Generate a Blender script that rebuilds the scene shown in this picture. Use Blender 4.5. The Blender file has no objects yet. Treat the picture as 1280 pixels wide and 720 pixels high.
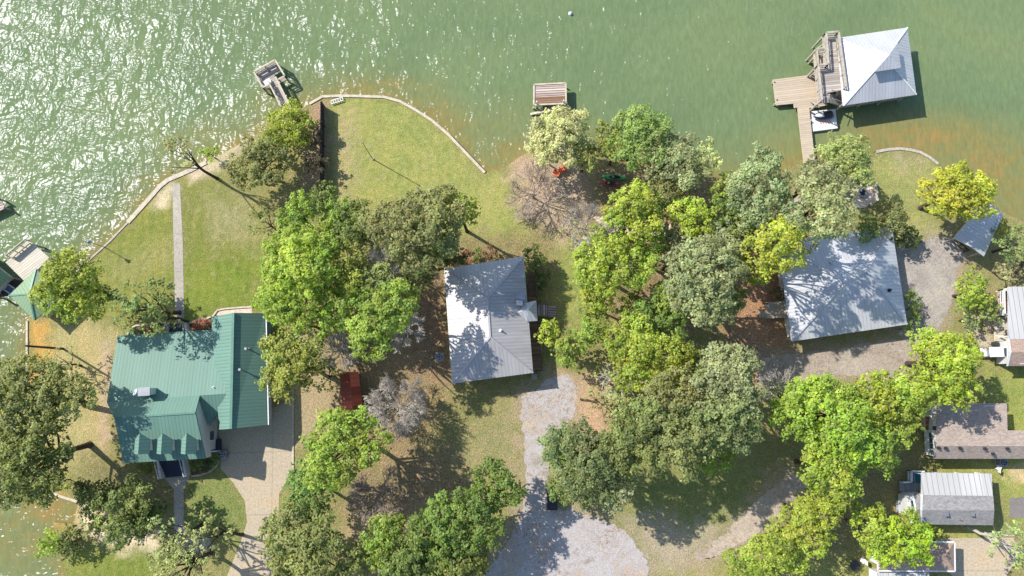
import bpy, bmesh, math, random
import numpy as np
from mathutils import Vector, Matrix
from mathutils.geometry import delaunay_2d_cdt, tessellate_polygon

random.seed(7)
SC = bpy.context.scene
COL = SC.collection
H = 85.0            # flying height of the drone above the lake, metres
FPX = 853.0         # focal length in pixels of a 1280 px wide picture (24 mm equivalent)
TILT = math.atan(120.0 / FPX)
G = 0.6             # height of the land above the water

# ------------------------------------------------------------------ surveying
CT, ST = math.cos(TILT), math.sin(TILT)
def P(u, v, z=G):
    """ground position (metres) of a point of height z read off the aerial photograph"""
    a, b = (u - 640.0) / FPX, (360.0 - v) / FPX
    dx, dy, dz = a, b * CT + ST, b * ST - CT
    t = (H - z) / -dz
    return Vector((dx * t, dy * t, z))
def PG(pts, z=G):
    return [P(u, v, z) for u, v in pts]
def scale_at(u, v, z=G):
    return (P(u + 1, v, z) - P(u, v, z)).length

# ------------------------------------------------------------------ objects
def tag(o, label=None, cat=None, group=None, kind=None):
    if label: o['label'] = label
    if cat: o['category'] = cat
    if group: o['group'] = group
    if kind: o['kind'] = kind
    return o
def thing(name, label, cat, loc, group=None):
    o = bpy.data.objects.new(name, None)
    COL.objects.link(o)
    o.empty_display_size = 0.3
    o.location = loc
    return tag(o, label, cat, group)
def root_loc(o):
    v = Vector((0, 0, 0))
    while o is not None:
        v = v + o.location
        o = o.parent
    return v

class MB:
    """collects faces in world coordinates and links them as ONE mesh object"""
    def __init__(s):
        s.v, s.f = [], []
    def face(s, pts):
        n = len(s.v)
        s.v += [Vector(p) for p in pts]
        s.f.append(list(range(n, n + len(pts))))
        return s
    def box(s, c, size, yaw=0.0, pitch=0.0):
        hx, hy, hz = size[0] / 2, size[1] / 2, size[2] / 2
        R = Matrix.Rotation(yaw, 3, 'Z') @ Matrix.Rotation(pitch, 3, 'Y')
        c = Vector(c)
        q = [c + R @ Vector((x * hx, y * hy, z * hz)) for x in (-1, 1) for y in (-1, 1) for z in (-1, 1)]
        n = len(s.v); s.v += q
        for a in ((0, 1, 3, 2), (4, 6, 7, 5), (0, 4, 5, 1), (2, 3, 7, 6), (0, 2, 6, 4), (1, 5, 7, 3)):
            s.f.append([n + i for i in a])
        return s
    def beam(s, a, b, w, h):
        a, b = Vector(a), Vector(b)
        d = (b - a).normalized()
        up = Vector((0, 0, 1)) if abs(d.z) < 0.95 else Vector((1, 0, 0))
        x = d.cross(up).normalized() * (w / 2)
        y = x.cross(d).normalized() * (h / 2)
        q = [a - x - y, a + x - y, a + x + y, a - x + y, b - x - y, b + x - y, b + x + y, b - x + y]
        n = len(s.v); s.v += q
        for k in ((3, 2, 1, 0), (4, 5, 6, 7), (0, 1, 5, 4), (1, 2, 6, 5), (2, 3, 7, 6), (3, 0, 4, 7)):
            s.f.append([n + i for i in k])
        return s
    def prism(s, poly, z0, z1):
        pts = [Vector((p[0], p[1], 0)) for p in poly]
        area = sum(pts[i].x * pts[(i + 1) % len(pts)].y - pts[(i + 1) % len(pts)].x * pts[i].y for i in range(len(pts)))
        if area < 0: pts.reverse()
        n, m = len(s.v), len(pts)
        s.v += [Vector((p.x, p.y, z0)) for p in pts] + [Vector((p.x, p.y, z1)) for p in pts]
        for t in tessellate_polygon([pts]):
            a, b, c = [pts[i] for i in t]
            t = list(t)
            if (b - a).cross(c - a).z < 0: t.reverse()
            s.f.append([n + m + i for i in t]); s.f.append([n + i for i in reversed(t)])
        for i in range(m):
            j = (i + 1) % m
            s.f.append([n + i, n + j, n + m + j, n + m + i])
        return s
    def tube(s, pts, radii, n=6, cap=True):
        pts = [Vector(p) for p in pts]
        base = len(s.v)
        for i, p in enumerate(pts):
            d = (pts[min(i + 1, len(pts) - 1)] - pts[max(i - 1, 0)])
            d = d.normalized() if d.length > 1e-6 else Vector((0, 0, 1))
            ref = Vector((0, 0, 1)) if abs(d.z) < 0.9 else Vector((1, 0, 0))
            x = d.cross(ref).normalized(); y = d.cross(x).normalized()
            for k in range(n):
                t = 2 * math.pi * k / n
                s.v.append(p + (x * math.cos(t) + y * math.sin(t)) * radii[i])
        for i in range(len(pts) - 1):
            for k in range(n):
                a, b = base + i * n + k, base + i * n + (k + 1) % n
                s.f.append([a, a + n, b + n, b])
        if cap:
            s.f.append([base + k for k in range(n)])
            e = base + (len(pts) - 1) * n
            s.f.append([e + k for k in reversed(range(n))])
        return s
    def cyl(s, c, r, h, n=12, r2=None):
        c = Vector(c)
        return s.tube([c, c + Vector((0, 0, h))], [r, r if r2 is None else r2], n)
    def ring(s, c, r0, r1, z0, z1, n=20):
        c = Vector(c)
        for i in range(n):
            a, b = 2 * math.pi * i / n, 2 * math.pi * (i + 1) / n
            def q(r, t, z): return Vector((c.x + r * math.cos(t), c.y + r * math.sin(t), z))
            s.face([q(r0, a, z1), q(r1, a, z1), q(r1, b, z1), q(r0, b, z1)])
            s.face([q(r1, a, z0), q(r1, b, z0), q(r1, b, z1), q(r1, a, z1)])
            s.face([q(r0, b, z0), q(r0, a, z0), q(r0, a, z1), q(r0, b, z1)])
        return s
    def build(s, name, mat, parent=None, smooth=False, uvang=0.0, bevel=0.0):
        off = root_loc(parent) if parent else Vector((0, 0, 0))
        me = bpy.data.meshes.new(name)
        me.from_pydata([v - off for v in s.v], [], s.f)
        me.update()
        uvs = me.uv_layers.new(name='UVMap').data
        ca, sa = math.cos(uvang), math.sin(uvang)
        for p in me.polygons:
            n = p.normal
            if abs(n.z) > 0.985:
                t, b = Vector((ca, sa, 0)), Vector((-sa, ca, 0))
            else:
                t = Vector((-n.y, n.x, 0)).normalized(); b = n.cross(t)
            for li in p.loop_indices:
                co = me.vertices[me.loops[li].vertex_index].co + off
                uvs[li].uv = (co.dot(t), co.dot(b))
            p.use_smooth = smooth
        me.materials.append(mat)
        o = bpy.data.objects.new(name, me)
        COL.objects.link(o)
        if parent: o.parent = parent
        if bevel:
            m = o.modifiers.new('bevel', 'BEVEL'); m.width = bevel; m.segments = 2; m.limit_method = 'ANGLE'
        return o

def roof_mb(faces, thick=0.18):
    """a roof skin with a real thickness from sloping faces (lists of world points)"""
    mb = MB(); key = {}; pts = []
    def idx(p):
        k = (round(p[0], 2), round(p[1], 2), round(p[2], 2))
        if k not in key:
            key[k] = len(pts); pts.append(Vector(p))
        return key[k]
    fs = []
    for f in faces:
        q = [idx(p) for p in f]
        n = Vector((0, 0, 0))
        for i in range(len(q)):
            n += pts[q[i]].cross(pts[q[(i + 1) % len(q)]])
        if n.z < 0: q.reverse()
        fs.append(q)
    m = len(pts)
    mb.v = [p.copy() for p in pts] + [p - Vector((0, 0, thick)) for p in pts]
    edges = {}
    for q in fs:
        mb.f.append(q); mb.f.append([i + m for i in reversed(q)])
        for i in range(len(q)):
            a, b = q[i], q[(i + 1) % len(q)]
            edges[(a, b)] = edges.get((a, b), 0) + 1
    for (a, b) in edges:
        if (b, a) not in edges:
            mb.f.append([a, a + m, b + m, b])
    return mb
def PX(*pts):
    return [P(u, v, z) for u, v, z in pts]
def inset(poly, d):
    """shrink a convex-ish polygon (xy) inwards by d metres"""
    pts = [Vector((p[0], p[1])) for p in poly]
    n = len(pts)
    area = sum(pts[i].x * pts[(i + 1) % n].y - pts[(i + 1) % n].x * pts[i].y for i in range(n))
    if area < 0: pts.reverse()
    out = []
    for i in range(n):
        a, b, c = pts[i - 1], pts[i], pts[(i + 1) % n]
        d1, d2 = (b - a).normalized(), (c - b).normalized()
        n1, n2 = Vector((-d1.y, d1.x)), Vector((-d2.y, d2.x))
        k = (n1 + n2); k = k / max(0.3, k.dot(n1))
        out.append(b + k * d)
    return out
def hull_windows(house, wall, poly, z0, n_per=3.2, glass=None, frame=None, door_on=0):
    """windows along every wall of a ccw xy polygon, and one door"""
    k = len(poly)
    for i in range(k):
        a, b = Vector(poly[i]), Vector(poly[(i + 1) % k])
        L = (b - a).length
        if L < 2.2: continue
        d = (b - a) / L; nrm = Vector((d.y, -d.x)); yaw = math.atan2(d.y, d.x)
        cnt = max(1, int(L / n_per))
        for j in range(cnt):
            c = a + d * (L * (j + 0.5) / cnt)
            isdoor = (i == door_on and j == 0)
            w, h, zc = (0.95, 2.05, z0 + 1.08) if isdoor else (1.05, 1.25, z0 + 1.55)
            f = MB()
            fw = 0.09
            for sx in (-1, 1):
                q = c + d * (sx * (w / 2 + fw / 2)) + nrm * 0.03
                f.box((q.x, q.y, zc), (fw, 0.10, h + 2 * fw), yaw)
            for sz in (-1, 1):
                q = c + nrm * 0.03
                f.box((q.x, q.y, zc + sz * (h / 2 + fw / 2)), (w - 0.002, 0.096, fw), yaw)
            if isdoor:
                fo = f.build('door', frame, house)
                q = c + nrm * 0.025
                MB().box((q.x, q.y, zc), (w - 0.004, 0.05, h - 0.004), yaw).build('door_leaf', M['door'], fo)
            else:
                fo = f.build('window', frame, house)
                q = c + nrm * 0.012
                MB().box((q.x, q.y, zc), (w - 0.004, 0.03, h - 0.004), yaw).build('pane', glass, fo)
# ------------------------------------------------------------------ materials
M = {}
def mat(name):
    m = bpy.data.materials.new(name); m.use_nodes = True
    nt = m.node_tree
    for n in list(nt.nodes): nt.nodes.remove(n)
    out = nt.nodes.new('ShaderNodeOutputMaterial')
    bs = nt.nodes.new('ShaderNodeBsdfPrincipled')
    nt.links.new(bs.outputs[0], out.inputs[0])
    M[name] = m
    return m, nt, bs, out
def N(nt, t, **kw):
    n = nt.nodes.new(t)
    for k, v in kw.items():
        if k in n.inputs.keys() if isinstance(k, str) else False: n.inputs[k].default_value = v
        else: setattr(n, k, v)
    return n
def noise(nt, scale, detail=3, rough=0.6, vec=None, dist=0.0):
    n = nt.nodes.new('ShaderNodeTexNoise')
    n.inputs['Scale'].default_value = scale; n.inputs['Detail'].default_value = detail
    n.inputs['Roughness'].default_value = rough; n.inputs['Distortion'].default_value = dist
    if vec is not None: nt.links.new(vec, n.inputs['Vector'])
    return n.outputs['Fac']
def ramp(nt, fac, stops):
    n = nt.nodes.new('ShaderNodeValToRGB')
    el = n.color_ramp.elements
    while len(el) > 1: el.remove(el[0])
    for i, (p, c) in enumerate(stops):
        e = el[0] if i == 0 else el.new(p)
        e.position = p; e.color = (c[0], c[1], c[2], 1) if not isinstance(c, (int, float)) else (c, c, c, 1)
    nt.links.new(fac, n.inputs[0])
    return n.outputs[0]
def mixc(nt, fac, a, b, mode='MIX'):
    n = nt.nodes.new('ShaderNodeMix'); n.data_type = 'RGBA'; n.blend_type = mode
    for val, sock in ((fac, n.inputs[0]), (a, n.inputs[6]), (b, n.inputs[7])):
        if isinstance(val, (int, float)): sock.default_value = val
        elif isinstance(val, (tuple, list)): sock.default_value = (val[0], val[1], val[2], 1)
        else: nt.links.new(val, sock)
    return n.outputs[2]
def mth(nt, op, a, b=None, c=None):
    n = nt.nodes.new('ShaderNodeMath'); n.operation = op
    for i, x in enumerate((a, b, c)):
        if x is None: continue
        if isinstance(x, (int, float)): n.inputs[i].default_value = x
        else: nt.links.new(x, n.inputs[i])
    return n.outputs[0]
def bump(nt, bs, h, strength, dist=0.05):
    n = nt.nodes.new('ShaderNodeBump')
    n.inputs['Strength'].default_value = strength; n.inputs['Distance'].default_value = dist
    nt.links.new(h, n.inputs['Height']); nt.links.new(n.outputs[0], bs.inputs['Normal'])
def worldpos(nt):
    return nt.nodes.new('ShaderNodeNewGeometry').outputs['Position']
def uvsplit(nt):
    t = nt.nodes.new('ShaderNodeUVMap'); t.uv_map = 'UVMap'
    s = nt.nodes.new('ShaderNodeSeparateXYZ'); nt.links.new(t.outputs[0], s.inputs[0])
    return t.outputs[0], s.outputs[0], s.outputs[1]
def setc(bs, c, rough=0.6, spec=0.3, metal=0.0):
    if isinstance(c, tuple): bs.inputs['Base Color'].default_value = (*c, 1)
    bs.inputs['Roughness'].default_value = rough
    bs.inputs['Specular IOR Level'].default_value = spec
    bs.inputs['Metallic'].default_value = metal

def plain(name, c, rough=0.6, spec=0.3, metal=0.0, var=0.25, scale=1.5):
    m, nt, bs, out = mat(name); setc(bs, c, rough, spec, metal)
    p = worldpos(nt)
    f = noise(nt, scale, 5, 0.65, p)
    col = mixc(nt, 1.0, c, ramp(nt, f, [(0.25, 1 - var), (0.75, 1 + var * 0.6)]), 'MULTIPLY')
    nt.links.new(col, bs.inputs['Base Color'])
    return m
def ribbed(name, c, period=0.42, rough=0.42, spec=0.5, metal=0.0, stain=(0.5, 0.45, 0.4), stainamt=0.25, ribdark=0.8, blotch=0.12):
    """sheet-metal roofing: raised ribs up the slope, lapped sheets, streaks of dirt"""
    m, nt, bs, out = mat(name); setc(bs, c, rough, spec, metal)
    uv, u, v = uvsplit(nt)
    fr = mth(nt, 'FRACT', mth(nt, 'DIVIDE', u, period))
    rib = mth(nt, 'COMPARE', fr, 0.5, 0.12)
    sheet = mth(nt, 'FLOOR', mth(nt, 'DIVIDE', u, period * 2))
    wn = nt.nodes.new('ShaderNodeTexWhiteNoise'); wn.noise_dimensions = '1D'; nt.links.new(sheet, wn.inputs['W'])
    tone = ramp(nt, wn.outputs[0], [(0, 1 - blotch), (1, 1 + blotch)])
    mp = nt.nodes.new('ShaderNodeMapping'); mp.inputs['Scale'].default_value = (3.0, 0.22, 1); nt.links.new(uv, mp.inputs[0])
    streak = noise(nt, 1.2, 5, 0.7, mp.outputs[0])
    blot = noise(nt, 0.35, 5, 0.7, worldpos(nt))
    amt = mth(nt, 'MULTIPLY', ramp(nt, streak, [(0.4, 0), (0.8, 1)]), ramp(nt, blot, [(0.35, 0.2), (0.7, 1)]))
    col = mixc(nt, 1.0, c, tone, 'MULTIPLY')
    col = mixc(nt, mth(nt, 'MULTIPLY', amt, stainamt), col, tuple(a * b for a, b in zip(c, stain)))
    edge = mth(nt, 'COMPARE', fr, 0.66, 0.05)
    col = mixc(nt, mth(nt, 'MULTIPLY', edge, 1 - ribdark), col, tuple(x * 0.35 for x in c))
    nt.links.new(col, bs.inputs['Base Color'])
    bump(nt, bs, mth(nt, 'ADD', rib, mth(nt, 'MULTIPLY', streak, 0.15)), 0.9, 0.035)
    return m
def planks(name, c, period=0.3, dark=0.5, rough=0.75, var=0.35, gap=0.08):
    m, nt, bs, out = mat(name); setc(bs, c, rough, 0.2)
    uv, u, v = uvsplit(nt)
    q = mth(nt, 'DIVIDE', v, period)
    fr = mth(nt, 'FRACT', q)
    g = mth(nt, 'LESS_THAN', fr, gap)
    wn = nt.nodes.new('ShaderNodeTexWhiteNoise'); wn.noise_dimensions = '1D'; nt.links.new(mth(nt, 'FLOOR', q), wn.inputs['W'])
    tone = ramp(nt, wn.outputs[0], [(0, 1 - var), (1, 1 + var * 0.5)])
    mp = nt.nodes.new('ShaderNodeMapping'); mp.inputs['Scale'].default_value = (0.4, 6, 1); nt.links.new(uv, mp.inputs[0])
    grain = ramp(nt, noise(nt, 2.0, 5, 0.7, mp.outputs[0]), [(0.25, 0.7), (0.75, 1.15)])
    col = mixc(nt, 1.0, mixc(nt, 1.0, c, tone, 'MULTIPLY'), grain, 'MULTIPLY')
    col = mixc(nt, g, col, tuple(x * (1 - dark) * 0.5 for x in c))
    nt.links.new(col, bs.inputs['Base Color'])
    bump(nt, bs, mth(nt, 'SUBTRACT', 1.0, g), 0.6, 0.03)
    return m
def shingles(name, c, var=0.35):
    m, nt, bs, out = mat(name); setc(bs, c, 0.9, 0.15)
    uv, u, v = uvsplit(nt)
    br = nt.nodes.new('ShaderNodeTexBrick')
    br.inputs['Scale'].default_value = 1.0; br.inputs['Brick Width'].default_value = 0.33; br.inputs['Row Height'].default_value = 0.15
    br.inputs['Mortar Size'].default_value = 0.012; br.inputs['Bias'].default_value = 0.0
    br.inputs['Color1'].default_value = (*[x * (1 - var) for x in c], 1); br.inputs['Color2'].default_value = (*[min(1, x * (1 + var)) for x in c], 1)
    br.inputs['Mortar'].default_value = (*[x * 0.45 for x in c], 1)
    nt.links.new(uv, br.inputs['Vector'])
    f = ramp(nt, noise(nt, 0.5, 6, 0.7, worldpos(nt)), [(0.3, 0.9), (0.7, 1.08)])
    f2 = ramp(nt, noise(nt, 5.5, 3, 0.7, worldpos(nt)), [(0.3, 0.82), (0.7, 1.18)])
    col = mixc(nt, 1.0, mixc(nt, 1.0, br.outputs['Color'], f, 'MULTIPLY'), f2, 'MULTIPLY')
    nt.links.new(col, bs.inputs['Base Color'])
    bump(nt, bs, br.outputs['Fac'], -0.4, 0.02)
    return m
def siding(name, c):
    m, nt, bs, out = mat(name); setc(bs, c, 0.6, 0.3)
    p = worldpos(nt); s = nt.nodes.new('ShaderNodeSeparateXYZ'); nt.links.new(p, s.inputs[0])
    fr = mth(nt, 'FRACT', mth(nt, 'DIVIDE', s.outputs[2], 0.18))
    f = ramp(nt, noise(nt, 0.9, 5, 0.7, p), [(0.3, 0.8), (0.7, 1.05)])
    col = mixc(nt, 1.0, c, f, 'MULTIPLY')
    nt.links.new(mixc(nt, mth(nt, 'LESS_THAN', fr, 0.1), col, tuple(x * 0.45 for x in c)), bs.inputs['Base Color'])
    bump(nt, bs, fr, 0.5, 0.02)
    return m
def mineral(name, stops, big=0.12, mid=0.9, fine=7.0, rough=0.9, bumpd=0.05, cracks=False, slab=0.0, leaf=None, slabamt=0.22):
    """gravel, concrete, sand, dirt: colour from three scales of noise"""
    m, nt, bs, out = mat(name); setc(bs, (0.3, 0.3, 0.3), rough, 0.2)
    p = worldpos(nt)
    a = noise(nt, big, 5, 0.65, p, 0.6); b = noise(nt, mid, 6, 0.7, p, 0.3); d = noise(nt, fine, 3, 0.75, p)
    k = mth(nt, 'ADD', mth(nt, 'MULTIPLY', a, 0.55), mth(nt, 'MULTIPLY', b, 0.45))
    col = ramp(nt, k, stops)
    col = mixc(nt, 1.0, col, ramp(nt, d, [(0.25, 0.62), (0.5, 1.0), (0.75, 1.32)]), 'MULTIPLY')
    if slab:
        uv, u, v = uvsplit(nt)
        ju = mth(nt, 'LESS_THAN', mth(nt, 'FRACT', mth(nt, 'DIVIDE', u, slab)), 0.02)
        jv = mth(nt, 'LESS_THAN', mth(nt, 'FRACT', mth(nt, 'DIVIDE', v, slab)), 0.02)
        col = mixc(nt, mth(nt, 'MULTIPLY', mth(nt, 'MAXIMUM', ju, jv), slabamt), col, (0.09, 0.08, 0.07))
    if leaf:
        lf = noise(nt, 2.6, 4, 0.8, p, 0.8); msk = noise(nt, 0.22, 4, 0.6, p)
        am = mth(nt, 'MULTIPLY', ramp(nt, lf, [(0.52, 0), (0.6, 1)]), ramp(nt, msk, [(0.4, 0), (0.62, 1)]))
        col = mixc(nt, mth(nt, 'MULTIPLY', am, 0.75), col, leaf)
    nt.links.new(col, bs.inputs['Base Color'])
    bump(nt, bs, d, 0.8, bumpd)
    return m

ribbed('light_green_roof', (0.20, 0.29, 0.165), 0.40, 0.5, 0.25, stain=(1.2, 1.1, 0.9), stainamt=0.4, ribdark=0.6, blotch=0.05)
ribbed('green_roof', (0.130, 0.232, 0.182), 0.40, 0.55, 0.22, stain=(1.25, 1.1, 0.95), stainamt=0.45, ribdark=0.55, blotch=0.05)
ribbed('grey_roof', (0.44, 0.42, 0.405), 0.42, 0.42, 0.5, 0.15, stain=(0.55, 0.46, 0.40), stainamt=0.7, ribdark=0.6, blotch=0.07)
ribbed('silver_roof', (0.53, 0.53, 0.535), 0.42, 0.40, 0.5, 0.2, stain=(0.58, 0.50, 0.43), stainamt=0.65, ribdark=0.6, blotch=0.06)
ribbed('white_roof', (0.47, 0.46, 0.44), 0.62, 0.5, 0.4, stain=(0.5, 0.47, 0.42), stainamt=0.5, ribdark=0.25, blotch=0.1)
ribbed('rust_roof', (0.44, 0.105, 0.06), 0.55, 0.7, 0.2, stain=(0.35, 0.3, 0.4), stainamt=0.9, ribdark=0.5, blotch=0.5)
shingles('brown_shingle', (0.37, 0.295, 0.245), .15); shingles('grey_shingle', (0.28, 0.27, 0.265), .15); shingles('tan_shingle', (0.38, 0.275, 0.215), .15)
siding('white_siding', (0.62, 0.62, 0.60)); siding('cream_siding', (0.52, 0.46, 0.36)); siding('brown_siding', (0.16, 0.11, 0.08)); siding('bluegrey_siding', (0.42, 0.47, 0.52))
plain('white_paint', (0.66, 0.66, 0.64), 0.5, 0.4, var=0.15); plain('white_plastic', (0.70, 0.69, 0.66), 0.4, 0.5, var=0.12)
plain('green_trim', (0.09, 0.21, 0.15), 0.4, 0.5)
plain('dark_metal', (0.03, 0.03, 0.035), 0.4, 0.5); plain('grey_metal', (0.30, 0.31, 0.32), 0.4, 0.5, 0.5)
plain('door', (0.10, 0.07, 0.05), 0.5, 0.4); plain('blue_door', (0.03, 0.16, 0.26), 0.4, 0.5)
plain('navy', (0.012, 0.018, 0.05), 0.3, 0.6); plain('black_plastic', (0.012, 0.012, 0.014), 0.4, 0.5)
plain('slate_and_shade', (0.035, 0.045, 0.075), 0.6, 0.3)  # dark floor tone; on the back steps it carries painted shade
plain('orange_plastic', (0.60, 0.13, 0.05), 0.5, 0.4); plain('red_plastic', (0.33, 0.05, 0.045), 0.45, 0.5); plain('kayak_green', (0.05, 0.36, 0.10), 0.35, 0.5, var=0.45, scale=2.5)
plain('brick', (0.28, 0.12, 0.08), 0.9, 0.1); plain('pale_stone', (0.50, 0.42, 0.32), 0.85, 0.2, var=0.35, scale=3)
plain('seawall_cap', (0.52, 0.45, 0.34), 0.85, 0.2, var=0.35, scale=2.2); plain('grey_timber', (0.43, 0.38, 0.31), 0.85, 0.2, var=0.4, scale=3)
plain('dark_timber', (0.07, 0.055, 0.045), 0.85, 0.2, var=0.4, scale=3)
plain('bark', (0.085, 0.062, 0.045), 0.95, 0.1, var=0.5, scale=4); plain('pale_bark', (0.48, 0.43, 0.37), 0.9, 0.1, var=0.4, scale=4); plain('brown_bark', (0.34, 0.27, 0.22), 0.9, 0.1, var=0.4, scale=4)
plain('solar_glass', (0.10, 0.14, 0.20), 0.2, 0.6)
planks('grey_planks', (0.47, 0.41, 0.35), 0.28, 0.6); planks('tan_planks', (0.52, 0.42, 0.31), 0.28, 0.25, var=0.12, gap=0.05)
planks('rose_planks', (0.56, 0.44, 0.37), 0.32, 0.75, var=0.4, gap=0.22); planks('brown_planks', (0.26, 0.15, 0.09), 0.28, 0.6)
planks('bluegrey_planks', (0.30, 0.32, 0.34), 0.28, 0.5, var=0.2); planks('fence_boards', (0.075, 0.062, 0.055), 0.2, 0.6)
planks('orange_planks', (0.42, 0.20, 0.08), 0.28, 0.6); planks('cream_planks', (0.60, 0.53, 0.42), 0.3, 0.3, var=0.15)
mineral('concrete', [(0.3, (0.36, 0.29, 0.205)), (0.5, (0.42, 0.345, 0.245)), (0.7, (0.46, 0.32, 0.18))], 0.10, 0.7, 5, 0.85, 0.01, slab=7.3)
mineral('old_concrete', [(0.3, (0.26, 0.23, 0.19)), (0.5, (0.36, 0.32, 0.26)), (0.7, (0.46, 0.40, 0.31))], 0.2, 1.2, 5, 0.9, 0.01, slab=4.9)
mineral('gravel', [(0.32, (0.22, 0.17, 0.13)), (0.41, (0.33, 0.285, 0.25)), (0.47, (0.42, 0.385, 0.365)), (0.53, (0.36, 0.32, 0.29)), (0.58, (0.43, 0.33, 0.245)), (0.64, (0.45, 0.41, 0.385)), (0.74, (0.32, 0.27, 0.23))], 0.17, 1.1, 6.5, 0.95, 0.06, leaf=(0.22, 0.13, 0.08))
mineral('dirt_drive', [(0.3, (0.24, 0.18, 0.13)), (0.5, (0.34, 0.28, 0.22)), (0.7, (0.42, 0.36, 0.29))], 0.2, 1.4, 6, 0.95, 0.05, leaf=(0.14, 0.09, 0.06))
mineral('path_dirt', [(0.3, (0.27, 0.21, 0.15)), (0.5, (0.40, 0.325, 0.25)), (0.7, (0.48, 0.39, 0.30))], 0.2, 1.4, 6, 0.95, 0.05, leaf=(0.2, 0.13, 0.09))
mineral('yard_paving', [(0.3, (0.22, 0.19, 0.16)), (0.5, (0.33, 0.29, 0.25)), (0.7, (0.42, 0.35, 0.27))], 0.25, 1.2, 6, 0.95, 0.03, leaf=(0.16, 0.11, 0.08))
mineral('asphalt', [(0.3, (0.16, 0.14, 0.13)), (0.7, (0.24, 0.21, 0.19))], 0.3, 2, 8, 0.95, 0.02)
mineral('pavers', [(0.3, (0.42, 0.30, 0.22)), (0.5, (0.56, 0.47, 0.38)), (0.7, (0.60, 0.42, 0.28))], 0.5, 2.2, 4, 0.9, 0.02)
mineral('mulch', [(0.3, (0.09, 0.05, 0.03)), (0.7, (0.22, 0.13, 0.09))], 0.5, 2.2, 7, 0.95, 0.05)
mineral('lake_bed', [(0.3, (0.16, 0.12, 0.06)), (0.7, (0.24, 0.18, 0.09))], 0.1, 1, 5)

m, nt, bs, out = mat('glass'); setc(bs, (0.05, 0.08, 0.11), 0.06, 0.8)

# foliage: the crown's own colour, with leaf-to-leaf variation and light shining through
m, nt, bs, out = mat('foliage'); setc(bs, (0.1, 0.2, 0.03), 0.55, 0.25)
oi = nt.nodes.new('ShaderNodeObjectInfo'); at = nt.nodes.new('ShaderNodeAttribute'); at.attribute_name = 'tint'
hs = nt.nodes.new('ShaderNodeHueSaturation'); hs.inputs['Hue'].default_value = 0.5
sp = nt.nodes.new('ShaderNodeSeparateColor'); nt.links.new(at.outputs['Color'], sp.inputs[0])
nt.links.new(mth(nt, 'MULTIPLY_ADD', sp.outputs[1], 0.07, 0.465), hs.inputs['Hue'])
nt.links.new(mth(nt, 'MULTIPLY_ADD', sp.outputs[2], 0.5, 0.72), hs.inputs['Saturation'])
nt.links.new(mth(nt, 'MULTIPLY_ADD', sp.outputs[0], 1.1, 0.45), hs.inputs['Value'])
nt.links.new(oi.outputs['Color'], hs.inputs['Color'])
nt.links.new(hs.outputs[0], bs.inputs['Base Color'])
tr = nt.nodes.new('ShaderNodeBsdfTranslucent'); mx = nt.nodes.new('ShaderNodeMixShader'); mx.inputs[0].default_value = 0.42
nt.links.new(mixc(nt, 1.0, hs.outputs[0], (1.08, 1.20, 0.6), 'MULTIPLY'), tr.inputs[0])
nt.links.new(bs.outputs[0], mx.inputs[1]); nt.links.new(tr.outputs[0], mx.inputs[2]); nt.links.new(mx.outputs[0], out.inputs[0])

# ground cover: colour of what grows there (vertex data) broken up by grass, litter and bare-earth noise
m, nt, bs, out = mat('ground_cover'); setc(bs, (0.2, 0.2, 0.1), 0.95, 0.1)
p = worldpos(nt)
at = nt.nodes.new('ShaderNodeAttribute'); at.attribute_name = 'cover'
lw = nt.nodes.new('ShaderNodeAttribute'); lw.attribute_name = 'litter'
mw = nt.nodes.new('ShaderNodeAttribute'); mw.attribute_name = 'mow'
n1 = noise(nt, 0.28, 6, 0.68, p, 0.5); n2 = noise(nt, 1.5, 6, 0.72, p, 0.4); n3 = noise(nt, 7.0, 3, 0.7, p); n4 = noise(nt, 0.75, 5, 0.7, p, 1.0)
col = at.outputs['Color']
col = mixc(nt, 1.0, col, ramp(nt, n1, [(0.3, (0.80, 0.88, 0.8)), (0.5, (1, 1, 1)), (0.72, (1.22, 1.08, 1.1))]), 'MULTIPLY')
col = mixc(nt, mth(nt, 'MULTIPLY', ramp(nt, n4, [(0.54, 0), (0.68, 1)]), 0.42), col, (0.36, 0.29, 0.16))
lam = mth(nt, 'MULTIPLY', lw.outputs['Fac'], ramp(nt, n2, [(0.40, 0.05), (0.56, 1)]))
lit = ramp(nt, n3, [(0.3, (0.10, 0.06, 0.035)), (0.5, (0.27, 0.17, 0.10)), (0.68, (0.42, 0.30, 0.20))])
col = mixc(nt, mth(nt, 'MULTIPLY', lam, 0.85), col, lit)
s = nt.nodes.new('ShaderNodeSeparateXYZ'); nt.links.new(mw.outputs['Vector'], s.inputs[0])
wv = mth(nt, 'SINE', mth(nt, 'MULTIPLY', mth(nt, 'ADD', s.outputs[0], mth(nt, 'MULTIPLY', n4, 0.5)), 2 * math.pi / 1.25))
col = mixc(nt, 1.0, col, ramp(nt, mth(nt, 'MULTIPLY_ADD', mth(nt, 'MULTIPLY', wv, s.outputs[1]), 0.5, 0.5), [(0.0, (0.86, 0.92, 0.84)), (1.0, (1.13, 1.07, 1.1))]), 'MULTIPLY')
col = mixc(nt, 1.0, col, ramp(nt, n2, [(0.3, 0.80), (0.7, 1.16)]), 'MULTIPLY')
col = mixc(nt, 1.0, col, ramp(nt, n3, [(0.28, 0.60), (0.5, 1.0), (0.72, 1.38)]), 'MULTIPLY')
nt.links.new(col, bs.inputs['Base Color'])
bump(nt, bs, mth(nt, 'ADD', n3, mth(nt, 'MULTIPLY', n2, 1.2)), 0.9, 0.10)

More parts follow.
